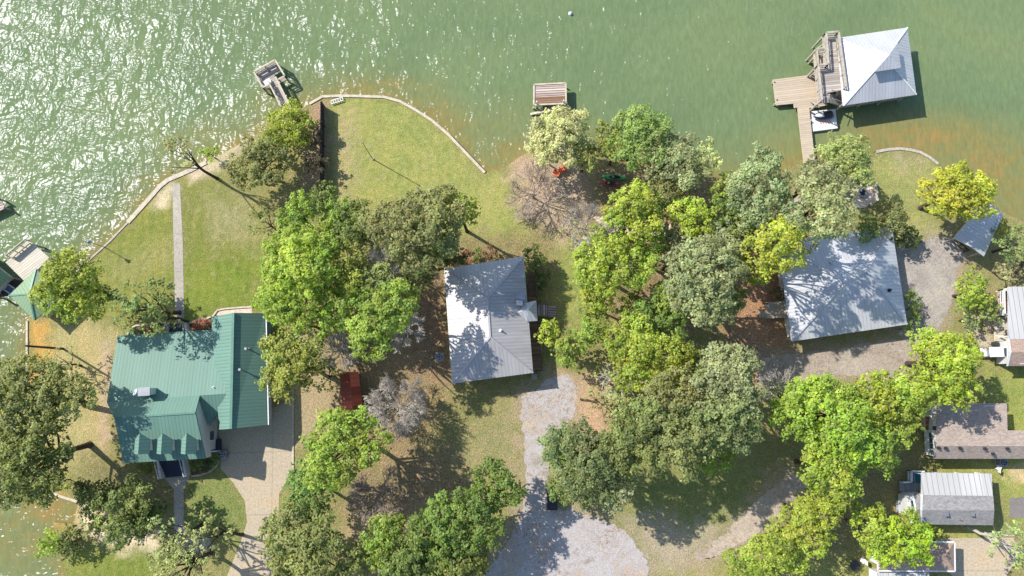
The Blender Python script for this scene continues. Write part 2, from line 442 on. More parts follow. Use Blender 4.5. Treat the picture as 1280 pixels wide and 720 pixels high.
# lake water: murky green body colour, amber over the sandy shallows, a rippled mirror surface on top
m, nt, bs, out = mat('lake_water'); nt.nodes.remove(bs)
p = worldpos(nt)
at = nt.nodes.new('ShaderNodeAttribute'); at.attribute_name = 'shallow'
na = noise(nt, 0.05, 4, 0.6, p, 0.5); nb = noise(nt, 0.45, 5, 0.7, p, 0.8)
deep = ramp(nt, na, [(0.3, (0.118, 0.165, 0.077)), (0.55, (0.143, 0.190, 0.086)), (0.75, (0.168, 0.200, 0.085))])
sh = mth(nt, 'MULTIPLY', at.outputs['Fac'], ramp(nt, nb, [(0.28, 0.35), (0.5, 0.9), (0.72, 1.35)]))
nbs = noise(nt, 1.7, 4, 0.75, p, 0.6)
sh = mth(nt, 'MULTIPLY', sh, ramp(nt, nbs, [(0.3, 0.7), (0.7, 1.25)]))
col = mixc(nt, ramp(nt, sh, [(0.03, 0), (0.5, 1)]), deep, (0.205, 0.180, 0.062))
col = mixc(nt, ramp(nt, sh, [(0.5, 0), (1.0, 1)]), col, (0.29, 0.175, 0.060))
mp = nt.nodes.new('ShaderNodeMapping'); mp.inputs['Rotation'].default_value = (0, 0, math.radians(-28)); mp.inputs['Scale'].default_value = (1.0, 0.62, 1); nt.links.new(p, mp.inputs[0])
w1 = noise(nt, 0.80, 1, 0.5, mp.outputs[0], 0.6); w2 = noise(nt, 2.3, 0, 0.5, mp.outputs[0], 0.5); mp0 = nt.nodes.new('ShaderNodeMapping'); mp0.inputs['Rotation'].default_value = (0, 0, math.radians(15)); mp0.inputs['Scale'].default_value = (0.55, 1.0, 1); nt.links.new(p, mp0.inputs[0])
w0 = noise(nt, 0.26, 4, 0.62, mp0.outputs[0], 0.5)
gust = ramp(nt, w0, [(0.32, 0.5), (0.5, 1.0), (0.68, 1.35)])
hgt = mth(nt, 'ADD', mth(nt, 'MULTIPLY', w1, 0.55), mth(nt, 'MULTIPLY', w2, 0.20))
w4 = noise(nt, 0.34, 1, 0.5, mp.outputs[0], 0.8)
hgt = mth(nt, 'ADD', hgt, mth(nt, 'MULTIPLY', w4, 0.85))
mp2 = nt.nodes.new('ShaderNodeMapping'); mp2.inputs['Rotation'].default_value = (0, 0, math.radians(-22)); mp2.inputs['Scale'].default_value = (1.0, 0.30, 1); nt.links.new(p, mp2.inputs[0])
w3 = noise(nt, 2.2, 4, 0.7, mp2.outputs[0], 0.4)
col = mixc(nt, 1.0, col, ramp(nt, w3, [(0.3, 0.86), (0.7, 1.14)]), 'MULTIPLY')  # light and dark of fine ripples painted as streaks in the body colour
WAVE = nt.nodes.new('ShaderNodeBump'); WAVE.inputs['Strength'].default_value = 1.0; WAVE.inputs['Distance'].default_value = 0.45
nt.links.new(mth(nt, 'MULTIPLY', hgt, gust), WAVE.inputs['Height'])
body = nt.nodes.new('ShaderNodeBsdfDiffuse'); nt.links.new(col, body.inputs[0])
gl = nt.nodes.new('ShaderNodeBsdfGlossy'); gl.distribution = 'BECKMANN'; gl.inputs['Roughness'].default_value = 0.30; gl.inputs['Color'].default_value = (0.55, 0.54, 0.61, 1); nt.links.new(WAVE.outputs[0], gl.inputs['Normal'])
fr = nt.nodes.new('ShaderNodeFresnel'); fr.inputs['IOR'].default_value = 1.33; nt.links.new(WAVE.outputs[0], fr.inputs['Normal'])
mx = nt.nodes.new('ShaderNodeMixShader'); nt.links.new(fr.outputs[0], mx.inputs[0]); nt.links.new(body.outputs[0], mx.inputs[1]); nt.links.new(gl.outputs[0], mx.inputs[2])
nt.links.new(mx.outputs[0], out.inputs[0])
# ------------------------------------------------------------------ world, sun, camera
W = bpy.data.worlds.new("World"); SC.world = W; W.use_nodes = True
nt = W.node_tree
bg = nt.nodes['Background']
sky = nt.nodes.new('ShaderNodeTexSky'); sky.sky_type = 'NISHITA'; sky.sun_disc = False
SUN_EL, SUN_AZ = math.radians(42.0), math.atan2(-0.866, 0.5)
sky.sun_elevation = SUN_EL; sky.sun_rotation = SUN_AZ % (2 * math.pi)
sky.air_density = 1.0; sky.dust_density = 0.6; sky.ozone_density = 1.5
nt.links.new(sky.outputs[0], bg.inputs[0]); bg.inputs[1].default_value = 0.14
sl = bpy.data.lights.new('sun', 'SUN'); sl.energy = 4.4; sl.angle = math.radians(0.53); sl.color = (1.0, 0.965, 0.91)
so = bpy.data.objects.new('sun', sl); COL.objects.link(so)
sd = Vector((math.sin(SUN_AZ) * math.cos(SUN_EL), math.cos(SUN_AZ) * math.cos(SUN_EL), math.sin(SUN_EL)))
so.rotation_euler = sd.to_track_quat('Z', 'Y').to_euler(); so.location = (-60, 40, 90)
cd = bpy.data.cameras.new('camera'); cd.sensor_width = 36; cd.lens = 36 * FPX / 1280; cd.clip_end = 6000; cd.clip_start = 1
co = bpy.data.objects.new('camera', cd); COL.objects.link(co); co.location = (0, 0, H); co.rotation_euler = (TILT, 0, 0)
SC.camera = co
vs = SC.view_settings; vs.view_transform = 'Standard'; vs.look = 'None'; vs.gamma = 1.0; vs.use_curve_mapping = False; vs.exposure = 0.68
SC.render.engine = 'CYCLES'; SC.cycles.use_denoising = True; SC.cycles.max_bounces = 6; SC.cycles.transparent_max_bounces = 4
SC.cycles.sample_clamp_indirect = 4; SC.cycles.caustics_reflective = False; SC.cycles.caustics_refractive = False

# ------------------------------------------------------------------ shoreline and land
SHORE = [(1420, 300), (1330, 285), (1280, 277), (1258, 268), (1240, 258), (1215, 240), (1190, 222), (1172, 205), (1162, 197), (1150, 190.5), (1138, 187.5), (1125, 186), (1110, 187),
         (1095, 190), (1080, 197), (1060, 198), (1040, 200), (1018, 199), (1000, 200), (975, 214), (940, 224), (900, 222), (860, 218), (820, 212), (780, 205), (745, 198),
         (715, 180), (690, 176), (668, 186), (648, 197), (630, 210), (606, 216), (583, 192), (560, 168), (540, 151), (520, 138), (500, 127), (480, 121.5), (450, 120.5),
         (425, 120), (403, 121), (387, 130), (362, 143), (330, 163), (303, 178), (280, 191), (258, 203), (238, 213), (222, 220), (210, 225), (200, 233), (180, 256), (160, 278),
         (138, 301), (115, 322), (92, 343), (64, 372), (44, 392), (34, 401), (34, 440), (33, 482), (38, 520), (45, 560), (57, 613), (78, 621), (97, 627), (95, 640), (92, 655), (66, 653), (70, 668), (75, 690), (80, 722), (90, 780), (100, 900)]
shore = [P(u, v) for u, v in SHORE]
outline = [Vector((2500, shore[0].y - 200, G))] + shore + [Vector((-60, -70, G)), Vector((-110, -200, G)), Vector((-300, -2500, G)), Vector((2500, -2500, G))]
def inside(poly, X, Y):
    r = np.zeros(X.shape, bool); n = len(poly)
    for i in range(n):
        x1, y1 = poly[i][0], poly[i][1]; x2, y2 = poly[(i + 1) % n][0], poly[(i + 1) % n][1]
        c = ((y1 > Y) != (y2 > Y)) & (X < (x2 - x1) * (Y - y1) / (y2 - y1 + 1e-12) + x1)
        r ^= c
    return r
def dist(poly, X, Y, closed=True):
    d = np.full(X.shape, 1e9); n = len(poly)
    for i in range(n if closed else n - 1):
        ax, ay = poly[i][0], poly[i][1]; bx, by = poly[(i + 1) % n][0], poly[(i + 1) % n][1]
        L = (bx - ax) ** 2 + (by - ay) ** 2 + 1e-12
        t = np.clip(((X - ax) * (bx - ax) + (Y - ay) * (by - ay)) / L, 0, 1)
        d = np.minimum(d, np.hypot(X - ax - t * (bx - ax), Y - ay - t * (by - ay)))
    return d
rng = np.random.default_rng(3)
def axis(lo, hi, step, far):
    a = list(np.arange(lo, hi + 1e-6, step))
    return np.array([-f for f in reversed(far) if -f < lo] + a + [f for f in far if f > hi])
gx, gy = np.meshgrid(np.arange(-80, 80.1, 0.8), np.arange(-32, 40, 0.8))
gx = gx.ravel() + rng.uniform(-.2, .2, gx.size); gy = gy.ravel() + rng.uniform(-.2, .2, gy.size)
cx, cy = np.meshgrid(np.arange(-300, 500, 40.0), np.arange(-400, -36, 40.0))
gx = np.concatenate([gx, cx.ravel()]); gy = np.concatenate([gy, cy.ravel()])
ok = inside(outline, gx, gy) & (dist(outline, gx, gy) > 0.35)
gx, gy = gx[ok], gy[ok]
pts = [Vector((p.x, p.y)) for p in outline] + [Vector((a, b)) for a, b in zip(gx, gy)]
n0 = len(outline)
vv, ee, ff, *_ = delaunay_2d_cdt(pts, [], [list(range(n0))], 1, 1e-4)
VX = np.array([p.x for p in vv]); VY = np.array([p.y for p in vv])
top = [(p.x, p.y, G) for p in vv]
faces = []
for f in ff:
    a, b, c = [vv[i] for i in f[:3]]
    f = list(f)
    if (b - a).cross(c - a) < 0: f.reverse()
    faces.append(f)
edge = {}
for f in faces:
    for i in range(len(f)): edge[(f[i], f[(i + 1) % len(f)])] = 1
low = {}
allv = list(top)
def lowv(i):
    if i not in low:
        low[i] = len(allv); allv.append((vv[i].x, vv[i].y, -2.5))
    return low[i]
for (a, b) in list(edge):
    if (b, a) not in edge: faces.append([a, lowv(a), lowv(b), b])
me = bpy.data.meshes.new('ground'); me.from_pydata(allv, [], faces); me.update()
nV = len(allv)
X = np.array([q[0] for q in allv]); Y = np.array([q[1] for q in allv])
cover = np.tile(np.array([0.235, 0.235, 0.078]), (nV, 1)); litter = np.full(nV, 0.42)
mow = np.zeros((nV, 3))
jit = rng.normal(0, .5, nV)
def paint(poly_px, colr=None, lit=None, soft=1.0, amt=1.0):
    q = PG(poly_px); d = dist(q, X, Y); s = np.where(inside(q, X, Y), d, -d) + jit * min(soft, 1.2)
    w = np.clip(s / (2 * soft) + 0.5, 0, 1); w = w * w * (3 - 2 * w) * amt
    if colr is not None: cover[:] = cover * (1 - w[:, None]) + np.array(colr) * K * w[:, None]
    if lit is not None: litter[:] = litter * (1 - w) + lit * w
    return w
K = 1.18
LAWN, LUSH, DRY, DIRT, PINK, RED, SAND, AMBER, BROWN = (0.205, 0.225, 0.055), (0.150, 0.185, 0.033), (0.265, 0.235, 0.090), (0.335, 0.270, 0.155), (0.40, 0.30, 0.21), (0.33, 0.18, 0.10), (0.60, 0.47, 0.32), (0.42, 0.25, 0.07), (0.20, 0.135, 0.08)
# lawns
paint([(115, 325), (160, 280), (218, 228), (218, 402), (150, 405), (115, 380)], (0.175, 0.188, 0.042), 0.04, 0.8)
paint([(228, 222), (275, 225), (330, 262), (335, 330), (325, 385), (270, 390), (228, 402)], (0.165, 0.178, 0.040), 0.08, 1.5)
paint([(228, 330), (320, 320), (322, 385), (270, 390), (228, 402)], LUSH, 0.0, 2.5)
paint([(255, 245), (310, 250), (318, 300), (270, 300)], (0.30, 0.26, 0.14), 0.15, 2.5, 0.7)
paint([(135, 330), (212, 300), (212, 330), (150, 360)], (0.26, 0.24, 0.10), 0.05, 2.5, 0.6)
paint([(408, 122), (480, 122), (520, 138), (606, 216), (640, 225), (660, 290), (560, 300), (480, 260), (423, 255)], (0.240, 0.246, 0.072), 0.05, 0.8)
paint([(420, 150), (445, 140), (440, 260), (424, 262)], (0.31, 0.26, 0.13), 0.15, 1.5, 0.8)
paint([(575, 230), (640, 225), (650, 290), (590, 295)], (0.26, 0.26, 0.08), 0.04, 2.0, 0.8)
paint([(1095, 192), (1125, 188), (1172, 205), (1165, 260), (1180, 300), (1110, 300), (1085, 250)], (0.235, 0.235, 0.080), 0.03, 0.8)
paint([(1120, 195), (1150, 195), (1150, 208), (1125, 210)], (0.32, 0.25, 0.17), 0.1, 1.0, 0.7)
paint([(82, 684), (140, 680), (200, 690), (200, 780), (85, 780)], (0.160, 0.185, 0.038), 0.05, 1.0)
paint([(690, 300), (760, 300), (752, 400), (705, 400)], (0.215, 0.24, 0.065), 0.06, 1.2)
paint([(230, 600), (278, 590), (305, 635), (300, 680), (230, 670)], (0.15, 0.19, 0.05), 0.25, 1.2)
paint([(1235, 455), (1300, 455), (1300, 700), (1240, 600)], (0.215, 0.235, 0.060), 0.05, 1.5)
paint([(1165, 574), (1300, 574), (1300, 592), (1165, 592)], (0.25, 0.25, 0.07), 0.05, 0.8)
paint([(1150, 660), (1250, 658), (1250, 674), (1150, 674)], (0.25, 0.25, 0.07), 0.05, 0.6)
paint([(1265, 585), (1280, 585), (1280, 602), (1262, 600)], (0.55, 0.40, 0.24), 0.1, 0.7, 0.8)
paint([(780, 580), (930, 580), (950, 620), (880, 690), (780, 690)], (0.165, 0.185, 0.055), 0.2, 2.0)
paint([(560, 560), (655, 480), (655, 620), (590, 620)], (0.235, 0.225, 0.095), 0.5, 2.0)
paint([(350, 640), (440, 650), (470, 690), (360, 690)], (0.255, 0.225, 0.095), 0.15, 1.5)
paint([(1240, 300), (1262, 315), (1215, 345), (1195, 340)], (0.20, 0.235, 0.05), 0.1, 1.0)
paint([(820, 690), (920, 690), (920, 780), (815, 780)], (0.25, 0.225, 0.085), 0.1, 1.2)
paint([(1000, 680), (1110, 690), (1110, 780), (1000, 780)], (0.235, 0.24, 0.07), 0.25, 1.0)
# bare and littered earth
paint([(62, 400), (110, 400), (148, 420), (135, 570), (60, 600), (40, 500)], (0.34, 0.29, 0.125), 0.2, 1.5)
paint([(125, 430), (142, 430), (134, 560), (126, 560)], PINK, 0.2, 0.6, 0.8)
paint([(35, 398), (62, 398), (62, 440), (45, 485), (33, 485)], AMBER, 0.0, 0.8)
paint([(92, 628), (130, 620), (200, 668), (200, 690), (140, 683), (93, 656)], SAND, 0.05, 0.7)
paint([(70, 615), (97, 627), (92, 655), (66, 653)], AMBER, 0.0, 0.6, 0.8)
paint([(100, 570), (215, 585), (215, 660), (120, 640)], (0.16, 0.16, 0.06), 0.55, 1.5)
paint([(326, 490), (372, 420), (430, 420), (432, 540), (365, 560)], DIRT, 0.45, 1.8)
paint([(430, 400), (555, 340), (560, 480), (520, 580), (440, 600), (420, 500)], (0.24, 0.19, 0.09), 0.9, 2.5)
paint([(500, 330), (558, 330), (562, 470), (520, 470)], BROWN, 0.8, 1.5)
paint([(450, 590), (560, 560), (590, 620), (540, 660), (430, 650)], (0.21, 0.17, 0.09), 0.85, 2.5)
paint([(440, 640), (540, 620), (530, 690), (440, 720)], (0.36, 0.26, 0.16), 0.5, 1.5)
paint([(387, 130), (410, 124), (404, 235), (380, 240), (382, 180)], (0.33, 0.23, 0.15), 0.6, 0.8)
paint([(635, 200), (690, 180), (740, 205), (745, 275), (700, 305), (655, 270)], PINK, 0.45, 1.5)
paint([(690, 225), (715, 225), (712, 250), (690, 250)], (0.50, 0.38, 0.27), 0.2, 0.8)
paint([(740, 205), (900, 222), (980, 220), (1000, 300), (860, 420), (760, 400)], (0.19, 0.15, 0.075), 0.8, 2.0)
paint([(925, 330), (985, 330), (992, 430), (940, 480), (900, 430)], RED, 0.6, 1.5)
paint([(900, 420), (990, 430), (985, 480), (900, 500)], BROWN, 0.8, 1.5)
paint([(695, 465), (760, 470), (760, 560), (715, 570), (705, 520)], (0.42, 0.28, 0.17), 0.35, 1.2)
paint([(1090, 255), (1130, 300), (1125, 330), (1060, 300)], (0.18, 0.17, 0.06), 0.5, 1.0)
paint([(985, 240), (1015, 235), (1015, 262), (970, 275)], (0.36, 0.27, 0.15), 0.3, 0.7)
paint([(1200, 300), (1290, 270), (1290, 420), (1210, 420), (1195, 360)], (0.22, 0.21, 0.085), 0.4, 1.5)
paint([(1212, 395), (1245, 395), (1245, 432), (1205, 432)], (0.42, 0.35, 0.27), 0.15, 0.7)
paint([(1225, 405), (1233, 405), (1233, 420), (1224, 420)], (0.17, 0.17, 0.05), 0.0, 0.4)
paint([(1130, 400), (1180, 395), (1190, 440), (1120, 470)], (0.30, 0.24, 0.17), 0.5, 1.5)
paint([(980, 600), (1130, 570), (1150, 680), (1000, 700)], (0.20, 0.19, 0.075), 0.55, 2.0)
paint([(520, 300), (690, 300), (690, 336), (520, 345)], (0.19, 0.17, 0.07), 0.6, 1.2)
paint([(195, 237), (217, 222), (222, 236), (205, 262), (190, 262)], SAND, 0.0, 0.5, 0.8)
paint([(232, 212), (258, 200), (305, 175), (310, 182), (280, 210), (240, 228)], (0.50, 0.40, 0.27), 0.1, 0.5, 0.9)
paint([(800, 640), (885, 655), (900, 690), (830, 715), (800, 700)], (0.36, 0.30, 0.22), 0.3, 1.5, 0.8)
# worn soil and scattered stones along the edges of drives and paths
VERGE = (0.30, 0.25, 0.175)
for px_ in ([(645, 490), (690, 462), (728, 480), (722, 520), (704, 560), (692, 605), (700, 626), (750, 638), (800, 668), (820, 710), (820, 790), (592, 790), (598, 720), (620, 684), (642, 650), (650, 600), (648, 540)],
            [(985, 584), (1020, 604), (990, 634), (965, 662), (920, 692), (870, 712), (845, 708), (862, 688), (900, 664), (940, 622)],
            [(942, 438), (1000, 436), (1110, 420), (1148, 424), (1142, 456), (1094, 494), (1070, 474), (1000, 485), (942, 484)],
            [(1115, 304), (1188, 290), (1214, 318), (1200, 372), (1170, 430), (1118, 430)]):
    paint(px_, VERGE, 0.45, 1.6, 0.85)
# mowing lines
q = P(470, 215)
d = np.hypot(X - q.x, Y - q.y); w = paint([(408, 122), (480, 122), (520, 138), (606, 216), (640, 225), (640, 290), (560, 300), (480, 260), (423, 255)], None, None, 1.5)
mow[:, 0] = d; mow[:, 1] = w * 0.45
w = paint([(115, 325), (160, 280), (218, 228), (335, 260), (335, 385), (228, 402), (150, 405)], None, None, 1.5)
mow[:, 0] = np.where(w > 0.01, X * 1.0, mow[:, 0]); mow[:, 1] = np.maximum(mow[:, 1], w * 0.4)
w = paint([(82, 684), (200, 690), (200, 780), (85, 780)], None, None, 1.0)
mow[:, 0] = np.where(w > 0.01, X * 0.9 + Y * 0.3, mow[:, 0]); mow[:, 1] = np.maximum(mow[:, 1], w * 0.5)
def fattr(me, name, arr):
    if arr.ndim == 1:
        me.attributes.new(name, 'FLOAT', 'POINT').data.foreach_set('value', arr.astype(np.float32))
    else:
        me.attributes.new(name, 'FLOAT_VECTOR', 'POINT').data.foreach_set('vector', arr.astype(np.float32).ravel())
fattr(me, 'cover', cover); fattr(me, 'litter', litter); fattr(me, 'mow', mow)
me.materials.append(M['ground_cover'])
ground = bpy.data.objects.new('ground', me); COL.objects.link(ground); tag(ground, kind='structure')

# water sheet with the depth of the sand under it
far = [110, 200, 400, 900, 2600]
ax = axis(-80, 80, 1.0, far); ay = axis(-34, 56, 1.0, far)
WX, WY = np.meshgrid(ax, ay); nx, ny = len(ax), len(ay)
fx, fy = WX.ravel(), WY.ravel()
ds = np.where(inside(outline, fx, fy), 0.0, dist(outline, fx, fy))
shal = 0.75 * np.exp(-ds / 2.2)
def blob(u, v, ru, rv, a, ang=0.0):
    c = P(u, v, 0); s = scale_at(u, v, 0)
    dx, dy = (fx - c.x) / s, (fy - c.y) / s
    ca, sa = math.cos(ang), math.sin(ang)
    q = ((dx * ca + dy * sa) / ru) ** 2 + ((-dx * sa + dy * ca) / rv) ** 2
    return a * np.exp(-q)
for b in ((1150, 172, 110, 30, .75), (1235, 205, 55, 45, .75), (1090, 165, 60, 25, .4), (1275, 240, 40, 40, .6), (990, 185, 60, 30, .35), (560, 150, 70, 26, .55, -.7), (470, 108, 70, 16, .5), (640, 190, 30, 25, .6), (250, 175, 70, 28, .3, .5),
          (60, 635, 45, 25, .8), (30, 670, 95, 70, .42), (40, 420, 20, 40, .5), (620, 165, 60, 50, .25), (180, 230, 60, 25, .3, .8), (340, 130, 40, 25, .3)):
    shal = np.maximum(shal, blob(*b))
idx = np.arange(nx * ny).reshape(ny, nx)
quads = np.stack([idx[:-1, :-1], idx[:-1, 1:], idx[1:, 1:], idx[1:, :-1]], -1).reshape(-1, 4)
me = bpy.data.meshes.new('lake_water'); me.from_pydata([(a, b, 0.0) for a, b in zip(fx, fy)], [], quads.tolist()); me.update()
fattr(me, 'shallow', shal); me.materials.append(M['lake_water'])
for pl in me.polygons: pl.use_smooth = True
wat = bpy.data.objects.new('lake_water', me); COL.objects.link(wat); tag(wat, kind='structure')
o = MB().face([(-2600, -2600, -2.4), (2600, -2600, -2.4), (2600, 2600, -2.4), (-2600, 2600, -2.4)]).build('lake_bed', M['lake_bed']); tag(o, kind='structure')

# ------------------------------------------------------------------ paved and gravelled ground (sheets a few mm to cm proud of the soil)
def wobble(px, amp, n=6, seed=1):
    """a ragged natural edge: subdivide and jitter"""
    r = random.Random(seed); out = []
    for i in range(len(px)):
        a, b = px[i], px[(i + 1) % len(px)]
        for k in range(n):
            t = k / n
            out.append((a[0] + (b[0] - a[0]) * t + r.uniform(-amp, amp), a[1] + (b[1] - a[1]) * t + r.uniform(-amp, amp)))
    return out
def sheet(name, px, matname, z, uvang=0.0, depth=0.3):
    o = MB().prism(PG(px), G - depth, G + z).build(name, M[matname], uvang=uvang)
    return tag(o, kind='structure')
sheet('gravel_drive', wobble([(652, 496), (672, 486), (686, 474), (708, 466), (722, 482), (718, 512), (700, 548), (688, 580), (684, 612), (690, 634), (714, 638), (742, 646), (772, 658), (794, 678), (808, 702), (814, 740), (806, 790), (600, 790), (604, 722), (625, 690), (644, 660), (655, 632), (658, 590), (655, 555), (651, 520)], 2.4, 9), 'gravel', 0.012)
sheet('concrete_drive', [(273, 536), (366, 500), (366, 588), (349, 617), (347, 690), (345, 760), (272, 760), (283, 722), (300, 680), (309, 652), (306, 626), (292, 604), (276, 586)], 'concrete', 0.016, 0.03)
sheet('walkway', [(215.5, 231), (225, 229), (228.5, 300), (230.5, 408), (219.5, 408), (217, 300)], 'old_concrete', 0.02, 0.02)
sheet('front_walk', [(205, 596), (238, 594), (229.5, 611), (230, 664), (218, 666), (217.5, 612)], 'old_concrete', 0.02, 0.0)
sheet('sandy_path', wobble([(218, 664), (231, 664), (262, 672), (262, 690), (225, 690)], 1.2, 5, 4), 'dirt_drive', 0.008)
sheet('gravel_path', wobble([(992, 590), (1012, 606), (985, 628), (962, 655), (940, 672), (918, 684), (894, 696), (872, 702), (866, 694), (882, 686), (905, 670), (922, 650), (945, 628), (968, 606)], 2.6, 9, 2), 'path_dirt', 0.010)
sheet('paved_yard', wobble([(1121, 308), (1160, 298), (1188, 296), (1207, 318), (1195, 340), (1193, 370), (1180, 398), (1165, 425), (1138, 432), (1124, 420)], 2.0, 9, 3), 'yard_paving', 0.012, 0.1)
sheet('dirt_drive', wobble([(950, 445), (1005, 442), (1060, 432), (1110, 426), (1142, 424), (1138, 450), (1110, 475), (1094, 486), (1085, 478), (1075, 468), (1050, 468), (1000, 478), (950, 476)], 2.6, 9, 5), 'dirt_drive', 0.008)
sheet('neighbour_drive', [(1152, 673), (1266, 672), (1276, 690), (1257, 722), (1250, 760), (1188, 760), (1192, 722)], 'concrete', 0.016, 0.0)
sheet('side_road', wobble([(1262, 622), (1340, 618), (1340, 648), (1262, 646)], 0.8, 4, 8), 'asphalt', 0.008)
sheet('paver_path', wobble([(740, 270), (838, 282), (835, 298), (762, 290)], 1.5, 3, 9), 'pavers', 0.008)

# ------------------------------------------------------------------ sea walls and beds
def wall_along(name, label, cat, px, width, z0, z1, matname, group=None, capmat=None):
    pts = PG(px); t = thing(name, label, cat, pts[len(pts) // 2] * 1.0, group)
    t.location.z = max(0.0, z0)
    mb, cap = MB(), MB()
    n = len(pts)
    L, R = [], []
    for i in range(n):
        d = (pts[min(i + 1, n - 1)] - pts[max(i - 1, 0)]); d.z = 0; d.normalize()
        s = Vector((-d.y, d.x, 0)) * width / 2
        L.append(pts[i] + s); R.append(pts[i] - s)
    def strip(m, k, za, zb):
        for i in range(n - 1):
            def q(v, c, z): return Vector((c.x + (v.x - c.x) * k, c.y + (v.y - c.y) * k, z))
            a, b, c_, d_ = q(L[i], pts[i], zb), q(R[i], pts[i], zb), q(R[i + 1], pts[i + 1], zb), q(L[i + 1], pts[i + 1], zb)
            m.face([a, b, c_, d_])
            lo = [Vector((v.x, v.y, za)) for v in (a, b, c_, d_)]
            m.face([lo[0], a, d_, lo[3]]); m.face([b, lo[1], lo[2], c_])
            if i == 0: m.face([lo[0], lo[1], b, a])
            if i == n - 2: m.face([lo[3], d_, c_, lo[2]])
    strip(mb, 0.7, z0, z1 - 0.06); mb.build('wall_face', M['dark_timber'], t)
    strip(cap, 1.0, z1 - 0.06, z1); cap.build('cap', M[capmat or matname], t)
    return t
def shore_between(a, b):
    i, j = SHORE.index(a), SHORE.index(b)
    return SHORE[min(i, j):max(i, j) + 1]
wall_along('sea_wall', 'pale capped sea wall curving round the mown lawn beside the dark fence', 'sea wall', shore_between((606, 216), (387, 130)), 0.34, -2, G + 0.12, 'seawall_cap')
wall_along('sea_wall', 'tan timber sea wall along the diagonal shore at the top of the long concrete walk', 'sea wall', shore_between((258, 203), (160, 278)), 0.55, -2, G + 0.10, 'seawall_cap')
wall_along('sea_wall', 'thin grey sea wall below the birdhouse pole, running down to the leafy waterside tree', 'sea wall', shore_between((160, 278), (92, 343)), 0.22, -2, G + 0.08, 'grey_timber')
wall_along('sea_wall', 'low stone sea wall rounding the small lawn left of the yellow tree', 'sea wall', shore_between((1172, 205), (1095, 190)), 0.36, -2, G + 0.10, 'grey_timber')
wall_along('sea_wall', 'straight timber sea wall holding the orange sand below the green gazebo roof', 'sea wall', shore_between((34, 401), (33, 482)), 0.25, -2, G + 0.1, 'seawall_cap')
wall_along('sea_wall', 'short pale sea wall at the head of the amber cove', 'sea wall', [(57, 613), (78, 621), (97, 627)], 0.3, -2, G + 0.1, 'seawall_cap')
wall_along('garden_edging', 'curved brick edging round the shrub bed left of the back steps', 'edging', [(160, 418), (163, 411), (170, 407), (185, 405.5), (200, 404), (208, 403.5)], 0.2, G - .2, G + 0.16, 'seawall_cap')
wall_along('garden_edging', 'curved brick edging from the back steps to the green wing', 'edging', [(237, 404), (247, 400), (258, 398.5), (264, 396)], 0.2, G - .2, G + 0.16, 'seawall_cap')
wall_along('garden_edging', 'pale edging of the pebble bed above the green wing', 'edging', [(266, 396), (272, 388), (281, 386), (300, 384.5), (316, 383.5)], 0.2, G - .2, G + 0.16, 'seawall_cap')
wall_along('garden_edging', 'curved pale edging of the front flower bed beside the entrance steps', 'edging', [(240, 595), (250, 594), (262, 590), (270, 584), (275, 576)], 0.2, G - .2, G + 0.16, 'seawall_cap')
wall_along('garden_edging', 'straight edging strip between concrete drive and bare dirt', 'edging', [(366.5, 470), (366.5, 500), (366.5, 540), (366.5, 588)], 0.18, G - .2, G + 0.1, 'seawall_cap')
for px, nm in (([(165, 412), (172, 408), (208, 405), (208, 420), (165, 424)], 0), ([(238, 405), (264, 398), (264, 415), (238, 418)], 0), ([(268, 394), (274, 388.5), (315, 385), (315, 396)], 1), ([(240, 577), (273, 575), (268, 584), (240, 594)], 0)):
    sheet('planting_bed', px, 'pavers' if nm else 'mulch', 0.03)
# ------------------------------------------------------------------ houses
def loc_of(pts, z=G):
    return Vector((sum(p[0] for p in pts) / len(pts), sum(p[1] for p in pts) / len(pts), z))
def vent_pipe(u, v, z0, h, parent, r=0.09, cap=False, matname='white_paint'):
    p = P(u, v, z0 + h * 0.5); mb = MB()
    mb.cyl((p.x, p.y, z0 - 0.15), r, h + 0.15, 8)
    if cap: mb.cyl((p.x, p.y, z0 + h), r * 2.0, 0.08, 10)
    mb.cyl((p.x, p.y, z0 - 0.1), r * 2.2, 0.16, 10)
    return mb.build('vent_pipe', M[matname], parent)
def box_vent(u, v, z, parent, s=0.42, matname='dark_metal'):
    p = P(u, v, z); mb = MB().box((p.x, p.y, z + 0.12), (s, s, 0.24)).box((p.x, p.y, z + 0.26), (s * 1.25, s * 1.25, 0.05))
    return mb.build('roof_vent', M[matname], parent)
def seam(parent, lines, matname, w=0.22, name='ridge_cap'):
    mb = MB()
    for a, b in lines:
        u = Vector((0, 0, 0.03)); mb.beam(Vector(a) + u, Vector(b) + u, w, 0.06)
    return mb.build(name, M[matname], parent)
def house(name, label, cat, corners, eave_z, wallmat, roof_faces, roofmat, inset_d=0.55, thick=0.2, door_on=0, win=True, group='houses on the shore', seams=None, seammat=None, foundation=True):
    c = [Vector(p) for p in corners]
    t = thing(name, label, cat, loc_of(c), group)
    q = inset(c, inset_d)
    w = MB().prism(q, G - 0.4, eave_z - 0.12).build('wall', M[wallmat], t)
    if win: hull_windows(t, w, q, G + 0.1, glass=M['glass'], frame=M['white_paint'], door_on=door_on)
    r = roof_mb(roof_faces, thick).build('roof', M[roofmat], t)
    if seams: seam(r, seams, seammat or roofmat)
    return t, r, q

